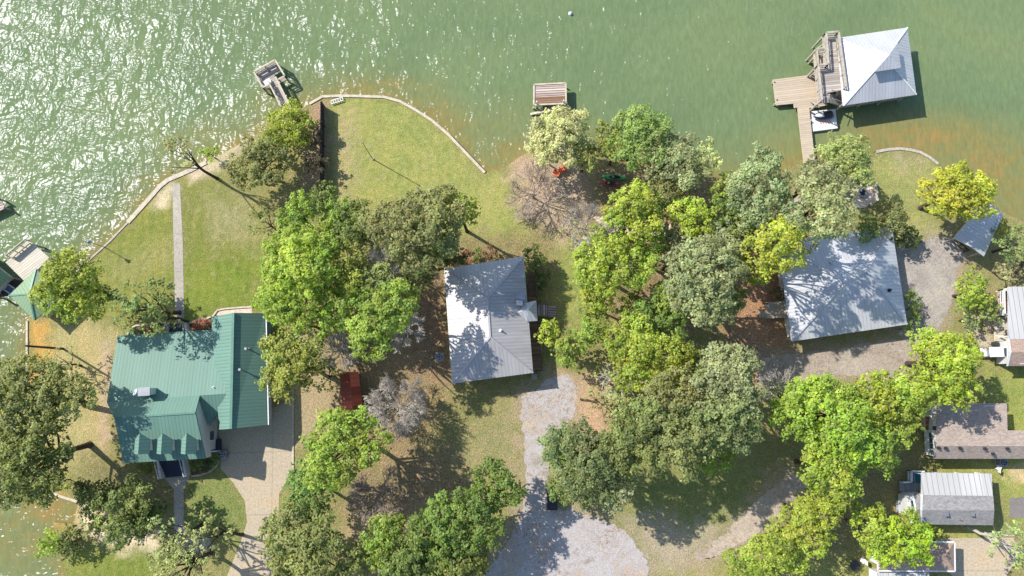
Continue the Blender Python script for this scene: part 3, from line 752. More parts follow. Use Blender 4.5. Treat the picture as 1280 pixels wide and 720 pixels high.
# --- the middle house
e, rz = G + 3.3, G + 5.1
NW, NE, SE, SW = PX((555, 336, e), (654.5, 320.5, e), (666.5, 466, e), (565, 479.5, e))
R1, R2 = PX((609.5, 372.5, rz), (612.5, 421, rz))
mid, mroof, _ = house('house', 'grey metal hip-roofed house with white chimney at the head of the gravel drive', 'house', [NW, NE, SE, SW], e, 'cream_siding',
    [[NW, NE, R1], [NE, SE, R2, R1], [SE, SW, R2], [SW, NW, R1, R2]], 'grey_roof', 0.7, seams=[(R1, R2), (NW, R1), (NE, R1), (SE, R2), (SW, R2)])
a, b, cc, d = PX((647.5, 390.6, e + 0.75), (661, 386.5, e + 0.85), (670.5, 375.5, e - 0.1), (672, 401, e - 0.1))
n1, s1 = PX((655, 379, e + 0.22), (658.5, 402, e + 0.22))
pr = roof_mb([[a, n1, cc, b], [b, cc, d], [a, b, d, s1]], 0.14).build('porch_roof', M['silver_roof'], mid)
p = P(650.5, 370, e + 1.3)
ch = MB().box((p.x, p.y, e + 0.85), (0.95, 0.75, 1.5), -0.1).box((p.x - .1, p.y - 0.75, e + 0.55), (0.75, 0.6, 0.7), -0.1).build('chimney', M['white_paint'], mroof)
MB().box((p.x, p.y, e + 1.64), (1.1, 0.9, 0.09), -0.1).build('chimney_cap', M['grey_metal'], mroof)
vent_pipe(625.5, 413, e + 1.35, 0.4, mroof)
# narrow side porch under the east eave
pa = PX((660, 325, G + 0.9), (668.5, 327, G + 0.9), (683, 381, G + 0.9), (683, 397, G + 0.9), (673, 398, G + 0.9), (677, 463, G + 0.9), (664, 465, G + 0.9))
pq = [pa[0], pa[1], P(672, 380, G + .9), P(677, 463, G + .9), pa[6]]
MB().prism(pq, G + 0.78, G + 0.9).build('porch_floor', M['brown_planks'], mid)
rl = MB()
def railing(mb, pts, z, hgt=1.0, w=0.07, step=1.8, mid_rails=2):
    for i in range(len(pts) - 1):
        A, B = Vector((pts[i][0], pts[i][1], z)), Vector((pts[i + 1][0], pts[i + 1][1], z))
        L = (B - A).length; k = max(1, int(round(L / step)))
        for j in range(k + 1):
            q = A + (B - A) * j / k; mb.box((q.x, q.y, z + hgt / 2), (w * 1.3, w * 1.3, hgt))
        up = Vector((0, 0, hgt)); mb.beam(A + up, B + up, w * 2.0, w)
        for m_ in range(mid_rails):
            o_ = Vector((0, 0, hgt * (m_ + 1) / (mid_rails + 1))); mb.beam(A + o_, B + o_, w * 0.7, w)
railing(rl, [pq[1], P(671, 372, G + .9)], G + 0.9); rl.build('porch_railing', M['brown_siding'], mid)
rl = MB(); railing(rl, [P(674, 403, G + .9), pq[3], pq[4]], G + 0.9); rl.build('porch_railing', M['brown_siding'], mid)
st = thing('entry_steps', 'brown plank steps and landing against the east porch of the middle house', 'steps', P(677, 389))
q = [P(671.5, 381.5, G + .75), P(684, 381.5, G + .75), P(684, 396, G + .75), P(671.5, 396, G + .75)]
MB().prism(q, G + 0.62, G + 0.76).build('landing', M['rose_planks'], st, uvang=1.57)
mb = MB()
for i in range(4):
    c0 = P(686.5 + i * 2.6, 389, G + .6); mb.box((c0.x, c0.y, G + 0.6 - i * 0.16), (0.28, 1.3, 0.06))
mb.build('treads', M['rose_planks'], st)
for k_ in (0, 3): mb = MB(); railing(mb, [q[k_] + Vector((1.25, 0, 0)), q[k_] + Vector((.1, 0, 0))], G + .76); mb.build('handrail', M['brown_siding'], st)
def ac_unit(u, v, label, yaw=0.0, z=G):
    p = P(u, v, z + 0.8); t = thing('air_conditioner', label, 'air conditioner', (p.x, p.y, z), 'air conditioners')
    MB().box((p.x, p.y, z + 0.42), (0.85, 0.85, 0.76), yaw).build('cabinet', M['grey_metal'], t, bevel=0.03)
    MB().box((p.x, p.y, z + 0.02), (1.1, 1.1, 0.08), yaw).build('pad', M['old_concrete'], t)
    f = MB().ring((p.x, p.y, 0), 0.28, 0.36, z + 0.80, z + 0.84).build('fan_grille', M['dark_metal'], t)
    MB().box((p.x, p.y, z + 0.815), (0.58, 0.09, 0.02), yaw).box((p.x, p.y, z + 0.812), (0.09, 0.58, 0.018), yaw).build('fan_blades', M['dark_metal'], f)
    return t
ac_unit(549, 446, 'grey air conditioner box on the ground by the west wall of the middle house')
o = MB().prism([P(664, 468), P(671, 467), P(671.5, 474), P(664.5, 475)], G - 0.1, G + 0.12).build('stepping_slab', M['old_concrete']); tag(o, 'small square concrete slab at the corner of the middle house above the gravel', 'slab')

# --- the large house on the right
e, rz = G + 2.7, G + 4.6
NW, NE, SE, SW = PX((972, 302.5, e), (1114.7, 282.5, e), (1134, 405.5, e), (989.7, 426.8, e))
R1, R2 = PX((1057, 353, rz), (1083.5, 338.8, rz))
R1.z = R2.z = rz
big, broof, _ = house('house', 'large silver metal hip-roofed house dappled with tree shade, next to the paved yard', 'house', [NW, NE, SE, SW], e, 'white_siding',
    [[NW, NE, R2, R1], [NE, SE, R2], [SE, SW, R1, R2], [SW, NW, R1]], 'silver_roof', 0.6, seams=[(R1, R2), (NW, R1), (NE, R2), (SE, R2), (SW, R1)])
vent_pipe(1042.5, 326, e + 1.35, 1.1, broof, 0.11); vent_pipe(1113, 362.5, e + .9, 0.4, broof, 0.1, matname='dark_metal')
box_vent(1112.5, 299, e + .35, broof, 0.3)
dk = thing('wooden_deck', 'tan plank deck and steps against the west wall of the large silver-roofed house', 'deck', P(968, 389))
MB().prism(PG([(957, 380), (984, 378), (986, 397), (958, 398)], G + 0.7), G + 0.58, G + 0.7).build('deck_boards', M['tan_planks'], dk, uvang=0.1)
for u, v in ((958, 381), (958, 397), (970, 380), (970, 397)): MB().box((P(u, v).x, P(u, v).y, G + 0.3), (0.12, 0.12, 0.6)).build('post', M['grey_timber'], dk)
mb = MB(); railing(mb, PG([(957, 386), (957, 380), (984, 378)], G + .7), G + 0.7); mb.build('railing', M['grey_timber'], dk)
mb = MB(); [mb.box((P(955 - 2.8 * i, 393).x, P(955, 393).y, G + 0.5 - .16 * i), (0.28, 0.9, 0.05)) for i in range(3)]; mb.build('treads', M['tan_planks'], dk)

# --- the green roofed house
gl = [(165, 424), (277, 416)]
zl, zb, zr, zs = G + 2.9, G + 4.9, G + 6.3, G + 4.7
green = None
A, B, C_, D, E_, F_ = PX((147, 420.3, zl), (268.5, 412.8, zl), (286.6, 492, zb), (249.5, 494.6, zb), (200, 497.5, zb), (133.4, 502.8, zb))
rW, rE = PX((142.8, 522.5, zr), (244, 516, zr))
sE, sW = PX((257, 573, zs), (154, 579, zs))
wN, wNE, wSE, wS = PX((291.5, 391, G + 5.4), (331, 391.5, G + 3.2), (334, 531, G + 3.2), (288.5, 536, G + 5.4))
wNW, = PX((264, 396, G + 3.9)); wV, wSW = PX((274, 513, G + 4.2), (274, 537, G + 4.2))
foot = [P(164, 424), P(276, 416), P(276, 424), P(308, 424), P(319, 400), P(319, 528), P(282, 533), P(280, 510), P(274, 572), P(174, 578)]
t = thing('house', 'rambling green metal-roofed house with three dormers above the concrete drive', 'house', loc_of(foot), 'houses on the shore'); green = t
mainfoot = [Vector((p.x, p.y)) for p in (A, B, C_, sE, sW)]
mf = inset([A, B, sE, sW], 0.7)
w1 = MB().prism(mf, G - .4, zl - 0.12).build('wall', M['white_siding'], t)
hull_windows(t, w1, mf, G + 0.1, glass=M['glass'], frame=M['white_paint'], door_on=2)
wf = inset([wNW, wNE, wSE, wSW], 0.55)
w2 = MB().prism(wf, G - .4, G + 3.1).build('wing_wall', M['white_siding'], t)
hull_windows(t, w2, wf, G + 0.1, glass=M['glass'], frame=M['white_paint'], door_on=0)
groof = roof_mb([[A, B, C_, D, E_, F_], [F_, E_, D, rE, rW], [rW, rE, sE, sW]], 0.2).build('roof', M['green_roof'], t)
# gable wall facing east under the raised ridge, and its twin to the west
def gable(a, b, c, dx, low, name, matname):
    mb = MB(); o = Vector((dx, 0, -0.22))
    q = [a + o, b + o, c + o]; k = Vector((-0.15 if dx < 0 else 0.15, 0, 0))
    poly = [Vector((q[0].x, q[0].y, low)), Vector((q[2].x, q[2].y, low)), q[2], q[1], q[0]]
    mb.face(poly); mb.face([p + k for p in reversed(poly)])
    for i in range(5): mb.face([poly[i], poly[i] + k, poly[(i + 1) % 5] + k, poly[(i + 1) % 5]])
    return mb.build(name, M[matname], t)
gable(D, rE, sE, -0.22, G + 2.7, 'gable_wall', 'white_siding'); gable(F_ + Vector((1.0, 0, 0)), rW, sW, 0.35, G + 2.7, 'gable_wall', 'white_siding')
# link roof between the gable and the wing, sloping south from the break line
kS1, kS2 = PX((262, 533, G + 3.1), (274, 514, G + 4.1))
roof_mb([[D + Vector((-.4, 0, -.02)), C_ + Vector((0, 0, -.02)), kS2, kS1]], 0.16).build('link_roof', M['green_roof'], t)
wing = roof_mb([[wNW, wN, wS, wSW], [wN, wNE, wSE, wS]], 0.2).build('wing_roof', M['green_roof'], t)
seam(wing, [(wN, wS)], 'green_trim', 0.3); seam(groof, [(rW, rE)], 'green_trim', 0.2); seam(groof, [(A, B)], 'green_trim', 0.16, 'eave_trim')
# gable ends of the wing
for yA, yB, yC, sgn in ((wNW, wN, wNE, -1), (wSW, wS, wSE, 1)):
    o = Vector((0, 0.5 * sgn, -0.25)); k = Vector((0, -.12 * sgn, 0)); mb = MB()
    poly = [Vector((yA.x + .5, yA.y, G + 2.9)) + Vector((0, .5 * sgn, 0)), Vector((yC.x - .5, yC.y, G + 2.9)) + Vector((0, .5 * sgn, 0)), yC + o + Vector((-.5, 0, .2)), yB + o, yA + o + Vector((.5, 0, .2))]
    mb.face(poly); mb.face([p + k for p in reversed(poly)])
    for i in range(5): mb.face([poly[i], poly[i] + k, poly[(i + 1) % 5] + k, poly[(i + 1) % 5]])
    mb.build('gable_wall', M['white_siding'], t)
seam(wing, [(wNE + Vector((.1, 0, -.12)), wSE + Vector((.1, 0, -.12)))], 'white_paint', 0.16, 'gutter')
a = PX((331.5, 397, G + 2.9), (338.5, 398, G + 2.7), (337.5, 428, G + 2.7), (332, 428, G + 2.9))
roof_mb([a], 0.12).build('side_roof', M['green_roof'], t)
# dormers on the south slope
def slope_z(u, v):
    f = (v - 519) / (576 - 519)
    return zr + (zs - zr) * f
for u0, lit in ((172.5, 0), (201, 0), (231.5, 1)):
    dr = MB()
    zt = zs + 2.15
    rb, rf = PX((u0 - .2, 541.5, zt), (u0, 568, zt))
    rb = Vector((rf.x, rb.y, zt))
    hw, dz = 0.85, 0.75
    yb = rb.y - 0.75
    wl, wr = Vector((rf.x - hw, rf.y, zt - dz)), Vector((rf.x + hw, rf.y, zt - dz))
    bl, br = Vector((rf.x - hw, yb, zt - dz)), Vector((rf.x + hw, yb, zt - dz))
    do = MB().box((rf.x, (rf.y + yb) / 2 + .15, zs + .7), (2 * hw - 0.3, abs(yb - rf.y) - .3, 1.5)).face([wl + Vector((.12, .2, -.1)), wr + Vector((-.12, .2, -.1)), rf + Vector((0, .2, -.16))]).build('dormer', M['white_siding'], t)
    roof_mb([[bl, rb, rf, wl], [rb, br, wr, rf]], 0.1).build('dormer_roof', M['green_roof'], do)
    MB().box((rf.x, rf.y + .28, zs + 0.85), (0.8, 0.06, 0.8)).build('dormer_window', M['glass'], do)
# chimney, dish and pipes
p = P(181, 489.5, zb + 1.2)
MB().box((p.x, p.y, zb + 0.45), (1.15, 0.75, 1.7), 0.06).build('chimney', M['white_siding'], groof)
MB().box((p.x, p.y, zb + 1.35), (1.35, 0.95, 0.12), 0.06).build('chimney_cap', M['grey_metal'], groof)
p = P(170.5, 491.5, zb + .7)
MB().cyl((p.x, p.y, zb - .2), 0.05, 0.8, 8).tube([(p.x, p.y, zb + .55), (p.x - .08, p.y + .05, zb + .66), (p.x - .16, p.y + .1, zb + .75)], [0.10, 0.36, 0.42], 14).build('satellite_dish', M['white_paint'], groof)
vent_pipe(308.7, 436, G + 4.25, 0.8, wing, 0.08, True, 'grey_metal'); vent_pipe(301, 462, G + 4.6, 0.7, wing, 0.08, True, 'grey_metal'); vent_pipe(266, 484, zb - .25, 0.35, groof, 0.06)
# front porch beside the gable and its dark landing
pp = [P(256, 550, G + .5), P(275, 549, G + .5), P(275, 563, G + .5), P(258, 564, G + .5)]
lp = thing('side_porch', 'dark slate landing with a white rail between the green house and the drive', 'porch', loc_of(pp))
MB().prism(pp, G - .1, G + .45).build('landing', M['slate_and_shade'], lp)
mb = MB(); railing(mb, [pp[3], pp[2]], G + .45, 0.95); mb.build('railing', M['white_paint'], lp)
def steps(label, quad, hgt, n, matname, railmat, zt):
    """a flight running from the first edge (top) to the last edge (bottom)"""
    a, b, c, d = [Vector((p.x, p.y, 0)) for p in quad]
    t = thing('steps', label, 'steps', loc_of([a, b, c, d]), 'stairways of the green house')
    mb = MB()
    for i in range(n):
        f0, f1 = i / n, (i + 1) / n
        mb.prism([a.lerp(d, f0), b.lerp(c, f0), b.lerp(c, f1), a.lerp(d, f1)], G - .1, zt - (zt - G - .03) * i / n)
    mb.build('treads', M[matname], t)
    for s0, s1 in ((a, d), (b, c)):
        mb = MB(); out_ = (s0 - (b if s0 is a else a)).normalized() * 0.14
        q0, q1 = s0 + out_, s1 + out_
        mb.prism([q0 + out_, q0 - out_ * .9, q1 - out_ * .9, q1 + out_], G - .1, zt + .12)
        mb.build('side_wall', M[railmat], t)
        mb = MB(); mb.beam(Vector((q0.x, q0.y, zt + .95)), Vector((q1.x, q1.y, zt + .6)), .08, .08)
        for f in (.05, .5, .95):
            q = q0.lerp(q1, f); mb.box((q.x, q.y, zt + .45 - .17 * f), (.07, .07, 1.0 - .34 * f))
        mb.build('handrail', M[railmat], t)
    return t
steps('front entrance steps in dark blue-grey between two white side walls on the green house', [P(204, 574), P(232, 572), P(236, 594), P(208, 597)], 1, 6, 'slate_and_shade', 'white_siding', G + 1.0)  # treads in one even dark blue-grey
steps('back steps with white handrails at the end of the long concrete walk', [P(236, 418), P(213, 420), P(214.5, 405), P(233, 404)], 1, 4, 'slate_and_shade', 'white_siding', G + .7)  # shade on these treads is put into their dark blue colour
ac_unit(277.5, 568, 'pale air conditioner box at the corner of the drive by the slate landing')

# --- mobile homes on the right edge
def gable_roof_ns(pts): return pts
# B: brown shingle L-shaped home
e1, r1 = G + 2.7, G + 3.7
n1, n2, n3, n4 = PX((1172.5, 504.5, e1), (1258.5, 504, e1), (1259.5, 538, e1 + .62), (1330, 538.5, e1 + .62))
k1, k2 = PX((1170.5, 557.5, r1), (1330, 557.5, r1)); s1, s2 = PX((1167, 573.5, e1), (1330, 573.5, e1))
t = thing('mobile_home', 'brown shingled L-shaped mobile home with dark roof vents and wooden deck', 'mobile home', loc_of([n1, n2, s1]), 'mobile homes')
q = [Vector((n1.x + .3, n1.y - .35)), Vector((n2.x - .3, n2.y - .35)), Vector((n3.x - .3, n3.y - .2)), Vector((n4.x, n4.y - .2)), Vector((s2.x, s2.y + .35)), Vector((s1.x + .5, s1.y + .35))]
w = MB().prism(q, G + .1, e1 - .12).build('wall', M['white_siding'], t); hull_windows(t, w, list(reversed(q)), G + .5, 3.0, M['glass'], M['white_paint'], 0)
r = roof_mb([[n1, n2, n3, n4, k2, k1], [k1, k2, s2, s1]], 0.18).build('roof', M['brown_shingle'], t)
for u, v in ((1172, 559.5), (1181, 560), (1199, 560), (1230, 560.5), (1258, 560.5), (1240, 567)): box_vent(u, v, r1 - .12 - (.3 if v > 562 else 0), r, 0.25)
mb = MB(); o = Vector((.34, 0, -.2)); a, b, c_ = n1 + o, k1 + o, s1 + o
poly = [Vector((b.x, n3.y, e1 - .3)), Vector((c_.x, c_.y + .3, e1 - .3)), c_ + Vector((0, .3, 0)), b, Vector((b.x, n3.y, b.z - .4))]
mb.face(poly); mb.face([p + Vector((.1, 0, 0)) for p in reversed(poly)]); mb.build('gable_wall', M['white_siding'], t)
# bay on the west wall
bx = [P(1153.5, 539, G + 2.4), P(1168, 537, G + 2.4), P(1168, 572, G + 2.4), P(1155, 570.5, G + 2.4)]
bay = MB().prism([Vector((p.x + 1.4, p.y)) for p in bx], G + .3, G + 2.3).build('bay', M['white_siding'], t)
mb = MB()
for v in (544, 551, 558, 566):
    c0 = P(1162, v, G + 2.0); mb.box((bx[0].x + 1.33, c0.y, G + 1.75), (.06, .55, .8))
mb.build('bay_window', M['glass'], bay)
dk = thing('wooden_deck', 'orange-brown plank deck beside the brown shingled mobile home', 'deck', P(1161, 522))
MB().prism(PG([(1149, 508), (1180, 505), (1180, 537), (1151, 537)], G + .6), G + .46, G + .6).build('deck_boards', M['orange_planks'], dk)
MB().prism(PG([(1150, 508), (1164, 507), (1164, 521), (1150, 521)], G + .72), G + .605, G + .72).build('upper_boards', M['cream_planks'], dk)
mb = MB(); railing(mb, PG([(1150, 536), (1149, 508), (1178, 505)], G + .6), G + .6); mb.build('railing', M['grey_timber'], dk)
ac_unit(1255, 578, 'grey air conditioner in the shade below the brown shingled mobile home')
# C: white carport roof joined to grey shingles
t = thing('mobile_home', 'mobile home with a ribbed white metal roof joined to grey shingles', 'mobile home', loc_of(PX((1195, 620, G))), 'mobile homes')
e1, r1 = G + 2.7, G + 3.6
a1, a2, a3, a4 = PX((1152, 590.5, G + 2.7), (1239.5, 592, G + 2.7), (1241, 620, G + 3.1), (1151.5, 619, G + 3.1))
b1, b2, k1, k2, s1, s2 = PX((1152, 618.5, G + 3.05), (1241.5, 619.5, G + 3.05), (1151.5, 637.5, r1), (1243, 638, r1), (1151.5, 655.5, e1), (1241.5, 656.5, e1))
q = inset([b1, b2, s2, s1], 0.35)
w = MB().prism(q, G + .1, e1 - .1).build('wall', M['white_siding'], t); hull_windows(t, w, q, G + .5, 3.0, M['glass'], M['white_paint'], 3)
r = roof_mb([[b1, b2, k2, k1], [k1, k2, s2, s1]], .18).build('roof', M['grey_shingle'], t)
box_vent(1182, 642.5, r1 - .2, r, .34, 'grey_metal'); box_vent(1214, 642.5, r1 - .2, r, .34, 'grey_metal'); vent_pipe(1201, 650, e1 + .25, .3, r, .06, False, 'brick')
roof_mb([[a1, a2, a3, a4]], .12).build('carport_roof', M['white_roof'], t)
for u, v in ((1155, 592), (1183, 592.5), (1211, 593), (1237, 593)):
    c0 = P(u, v, G + 2.6); MB().box((c0.x, c0.y - .1, G + 1.3), (.12, .12, 2.6)).build('carport_post', M['white_paint'], t)
for u, z in ((1152, 0), (1242, 0)):
    mb = MB(); dx = .3 if u < 1200 else -.3
    A_, B_, C2 = (b1, k1, s1) if u < 1200 else (b2, k2, s2)
    poly = [p + Vector((dx, 0, -.2)) for p in (A_, B_, C2)]
    poly = [Vector((poly[0].x, poly[0].y, e1 - .3)), Vector((poly[2].x, poly[2].y, e1 - .3)), poly[2], poly[1], poly[0]]
    mb.face(poly); mb.face([p + Vector((-dx * .3, 0, 0)) for p in reversed(poly)]); mb.build('gable_wall', M['white_siding'], t)
c1, c2, c3, cr1, cr2, c4, c5 = PX((1140.5, 618, e1 - .3), (1152.5, 617, e1 - .3), (1152.5, 654, e1 - .3), (1144.5, 637, r1 - .45), (1152.5, 637, r1 - .45), (1138.5, 654.5, e1 - .3), (1152, 654.5, e1 - .3))
pr = roof_mb([[c1, c2, cr2, cr1], [cr1, cr2, c5, c4]], .16).build('porch_roof', M['grey_shingle'], t)
seam(pr, [(c1, cr1), (cr1, c4)], 'white_paint', .2, 'barge_board')
seam(r, [(b1, k1), (k1, s1)], 'white_paint', .2, 'barge_board')
bq = PG([(1128, 621), (1134, 617.5), (1146, 617), (1150, 652), (1141, 652), (1129, 645)], G + 2.2)
bay = MB().prism([Vector((p.x + .6, p.y)) for p in bq], G + .2, G + 2.1).build('bay', M['white_siding'], t)
c0 = P(1138, 634, G + 2.15); MB().box((c0.x + .6, c0.y, G + 2.13), (.9, 1.5, .06)).build('bay_skylight', M['glass'], bay)
dk = thing('wooden_deck', 'blue-grey ramp and landing at the door of the white-roofed mobile home', 'deck', P(1138, 606))
MB().prism(PG([(1134, 588), (1152, 590), (1152, 603), (1134, 602)], G + .7), G + .58, G + .7).build('deck_boards', M['bluegrey_planks'], dk, uvang=1.57)
MB().prism(PG([(1124, 602.5), (1152, 603.5), (1152, 615), (1125, 614)], G + .6), G + .48, G + .6).build('ramp', M['bluegrey_planks'], dk, uvang=1.57)
mb = MB(); railing(mb, PG([(1150, 588), (1134, 587.5), (1134, 601), (1124, 602)], G + .7), G + .7, .95); mb.build('railing', M['white_paint'], dk)
c0 = P(1147.5, 597, G + .8); mb = MB().box((c0.x, c0.y, G + .74), (.62, 1.1, .06)).build('door_mat', M['blue_door'], dk)
o = thing('steps', 'grey plank steps below the bay window of the white-roofed mobile home', 'steps', P(1122, 632), 'mobile home steps'); mb = MB()
for i in range(3):
    c0 = P(1127 - 3 * i, 632, G); mb.box((c0.x, c0.y, G + .5 - .18 * i), (.32, 1.2, .07))
mb.build('treads', M['bluegrey_planks'], o)
mb = MB(); c0, c1_ = P(1128, 632), P(1120, 632); [mb.beam((c0.x, c0.y + s * .6, G + .5), (c1_.x, c1_.y + s * .6, G + .05), .06, .16) for s in (-1, 1)]; mb.build('stringers', M['bluegrey_planks'], o)
# A: home at the right edge with white metal roof and brown shingles
t = thing('mobile_home', 'mobile home at the picture edge with white ribbed roof above brown shingles', 'mobile home', P(1275, 410), 'mobile homes')
e1, r1 = G + 2.6, G + 3.5
a = PX((1260, 358.5, G + 2.6), (1330, 357, G + 2.6), (1330, 423.5, G + 3.0), (1260.5, 424, G + 3.0))
b1, b2, k1, k2, s1, s2 = PX((1260.5, 423.5, e1 + .35), (1330, 423, e1 + .35), (1263, 440.5, r1), (1330, 440, r1), (1259, 457.5, e1), (1330, 457, e1))
roof_mb([a], .14).build('carport_roof', M['white_roof'], t)
for u, v in ((1262, 361), (1262, 392), (1262, 420)):
    c0 = P(u, v, G + 2.5); MB().box((c0.x + .15, c0.y, G + 1.25), (.14, .14, 2.5)).build('carport_post', M['white_paint'], t)
q = [Vector((b1.x + .3, b1.y - .2)), Vector((b2.x, b2.y - .2)), Vector((s2.x, s2.y + .3)), Vector((s1.x + .5, s1.y + .3))]
w = MB().prism(q, G + .1, e1 - .1).build('wall', M['white_siding'], t); hull_windows(t, w, list(reversed(q)), G + .5, 2.6, M['glass'], M['white_paint'], 1)
r = roof_mb([[b1, b2, k2, k1], [k1, k2, s2, s1]], .18).build('roof', M['tan_shingle'], t)
poly = [p + Vector((.3, 0, -.2)) for p in (b1, k1, s1)]
poly = [Vector((poly[0].x, poly[0].y, e1 - .4)), Vector((poly[2].x, poly[2].y + .3, e1 - .4)), poly[2] + Vector((0, .3, 0)), poly[1], poly[0]]
MB().face(poly).face([p + Vector((.1, 0, 0)) for p in reversed(poly)]).build('gable_wall', M['white_siding'], t)
seam(r, [(b1, k1), (k1, s1)], 'white_paint', .18, 'barge_board')
dk = thing('wooden_deck', 'cream boarded deck left of the white ribbed roof at the picture edge', 'deck', P(1252, 405))
MB().prism(PG([(1243, 396), (1266, 396), (1266, 426), (1244, 426)], G + .5), G + .3, G + .5).build('deck_boards', M['cream_planks'], dk)
MB().prism(PG([(1248, 363), (1266, 362), (1266, 396), (1249, 396)], G + .55), G + .3, G + .55).build('upper_boards', M['rose_planks'], dk)
mb = MB(); railing(mb, PG([(1266, 362), (1248, 363), (1249, 396), (1258, 396)], G + .55), G + .55, 1.0, .1); mb.build('railing', M['white_paint'], dk)
# D: brown hip roof at the bottom edge
e1 = G + 2.6
NW, NE, SE, SW = PX((1097, 677, e1), (1193, 677.4, e1), (1193.5, 714, e1), (1097, 713.5, e1)); R1, R2 = PX((1112, 695, e1 + 1), (1181.5, 695, e1 + 1))
hd, r, _ = house('garage', 'brown hip-roofed garage with white eaves beside the pale drive, half under a lime tree', 'garage', [NW, NE, SE, SW], e1, 'white_siding',
    [[NW, NE, R2, R1], [NE, SE, R2], [SE, SW, R1, R2], [SW, NW, R1]], 'tan_shingle', .45)
seam(r, [(NW, NE), (NE, SE), (SE, SW), (SW, NW)], 'white_paint', .16, 'gutter')

# --- small metal shelter by the water on the right
z1 = G + 2.7
c = PX((1230.8, 251.5, z1), (1254.5, 267.5, z1), (1230, 320.5, z1), (1192, 297.5, z1))
m1, m2 = (c[0] + c[1]) / 2 + Vector((0, 0, .35)), (c[2] + c[3]) / 2 + Vector((0, 0, .35))
t = thing('open_shelter', 'small silver metal roof on posts beside the yellow tree', 'shelter', loc_of(c))
roof_mb([[c[0], m1, m2, c[3]], [m1, c[1], c[2], m2]], .12).build('roof', M['silver_roof'], t)
for p in inset(c, .35): MB().box((p.x, p.y, G + 1.3), (.14, .14, 2.6)).build('post', M['grey_timber'], t)
q = inset(c, .35); mb = MB()
for i in range(4): mb.beam((q[i].x, q[i].y, G + 2.45), (q[(i + 1) % 4].x, q[(i + 1) % 4].y, G + 2.45), .1, .18)
mb.build('frame', M['grey_timber'], t)
t = thing('timber_gate', 'dark timber rail leaning out from the corner of the silver shelter', 'gate', P(1195, 307))
mb = MB(); railing(mb, PG([(1187, 301), (1204, 315)]), G, 1.1, .09, 1.5, 2); mb.build('rails', M['dark_timber'], t)

# --- rusty shed
z1, z2 = G + 2.1, G + 2.9
a, b, c_, d = PX((425, 467, z1), (448, 465, z1), (453, 507, z1), (427.5, 514.5, z1)); m1, m2 = PX((437, 464.5, z2), (441, 511, z2))
t = thing('shed', 'rusty red metal-roofed shed under bare branches', 'shed', loc_of([a, b, c_, d]))
q = inset([a, b, c_, d], .25); MB().prism(q, G - .1, z1 - .08).build('wall', M['brown_siding'], t)
roof_mb([[a, m1, m2, d], [m1, b, c_, m2]], .08).build('roof', M['rust_roof'], t)
e_ = (q[0] + q[3]) / 2; MB().box((e_.x - .0, e_.y, G + 1.0), (.08, .9, 1.9)).build('door', M['door'], t)

# ------------------------------------------------------------------ docks and boathouses
def piles(t, pts, ztop, r=0.13, name='pile', matname='grey_timber'):
    for p in pts: MB().cyl((p.x, p.y, -2.4), r, ztop + 2.4, 8).build(name, M[matname], t)
# big boathouse
e, ap = 3.1, 5.4
NW, NE, SE, SW = PX((1046, 47.5, e), (1134.3, 34.3, e), (1145.5, 118.3, e), (1054, 132, e))
AP = P(1106, 73.3, ap); cen = (NW + NE + SE + SW) / 4; AP.x, AP.y = cen.x * .6 + AP.x * .4, cen.y * .6 + AP.y * .4
t = thing('boathouse', 'boathouse with a white metal pyramid roof over green water', 'boathouse', loc_of([NW, NE, SE, SW], 0), 'boathouses')
bh = roof_mb([[NW, NE, AP], [NE, SE, AP], [SE, SW, AP], [SW, NW, AP]], .2).build('roof', M['silver_roof'], t)
seam(bh, [(NW, AP), (NE, AP), (SE, AP), (SW, AP)], 'white_paint', .2)
k = .36; zc = AP.z + (e - AP.z) * k + .95
cc = [AP.lerp(p, k) for p in (NW, NE, SE, SW)]; cu = [Vector((p.x, p.y, zc)) for p in cc]; ca = Vector((AP.x, AP.y, zc + (AP.z - e) * k))
cp = roof_mb([[cu[0], cu[1], ca], [cu[1], cu[2], ca], [cu[2], cu[3], ca], [cu[3], cu[0], ca]], .1).build('cupola_roof', M['silver_roof'], bh)
MB().prism(inset(cu, .35), zc - 1.1, zc - .05).build('cupola', M['white_siding'], bh)
q = inset([NW, NE, SE, SW], .6)
pl = []
for i in range(4):
    for f in (0, .34, .67): pl.append(q[i].lerp(q[(i + 1) % 4], f))
piles(t, pl, e - .1, .14)
mb = MB()
for i in range(4): mb.beam((q[i].x, q[i].y, e - .2), (q[(i + 1) % 4].x, q[(i + 1) % 4].y, e - .2), .18, .28)
mb.build('frame', M['grey_timber'], t)
qq = inset([NW, NE, SE, SW], 2.0); mb = MB()
for i in (0, 2, 3): mb.prism([q[i], q[(i + 1) % 4], qq[(i + 1) % 4], qq[i]], .45, .6)
mb.build('walkway', M['tan_planks'], t)
# raised timber deck beside it
zd = 3.0
t = thing('raised_deck', 'weathered raised timber deck with railings beside the white boathouse roof', 'deck', P(1036, 85, 0))
D1 = PX((1028.5, 46, zd), (1043.5, 44.5, zd), (1053, 112.5, zd), (1034, 116, zd), (1036, 128, zd), (1023, 129, zd), (1018.5, 86, zd), (1031, 84.5, zd))
MB().prism(D1, zd - .18, zd).build('deck_boards', M['grey_planks'], t, uvang=.1)
D2 = PX((1017, 66, 2.2), (1029.5, 63.5, 2.2), (1032, 84, 2.2), (1018.5, 86.5, 2.2))
MB().prism(D2, 2.02, 2.2).build('lower_landing', M['tan_planks'], t, uvang=.1)
mb = MB(); railing(mb, [D1[0], D1[1], D1[2]], zd, 1.05, .11); railing(mb, [D1[5], D1[6], D1[7], D1[0]], zd, 1.05, .11); mb.build('railing', M['grey_timber'], t)
mb = MB(); railing(mb, [D2[1], D2[0], D2[3]], 2.2, 1.05, .08); mb.build('railing', M['grey_timber'], t)
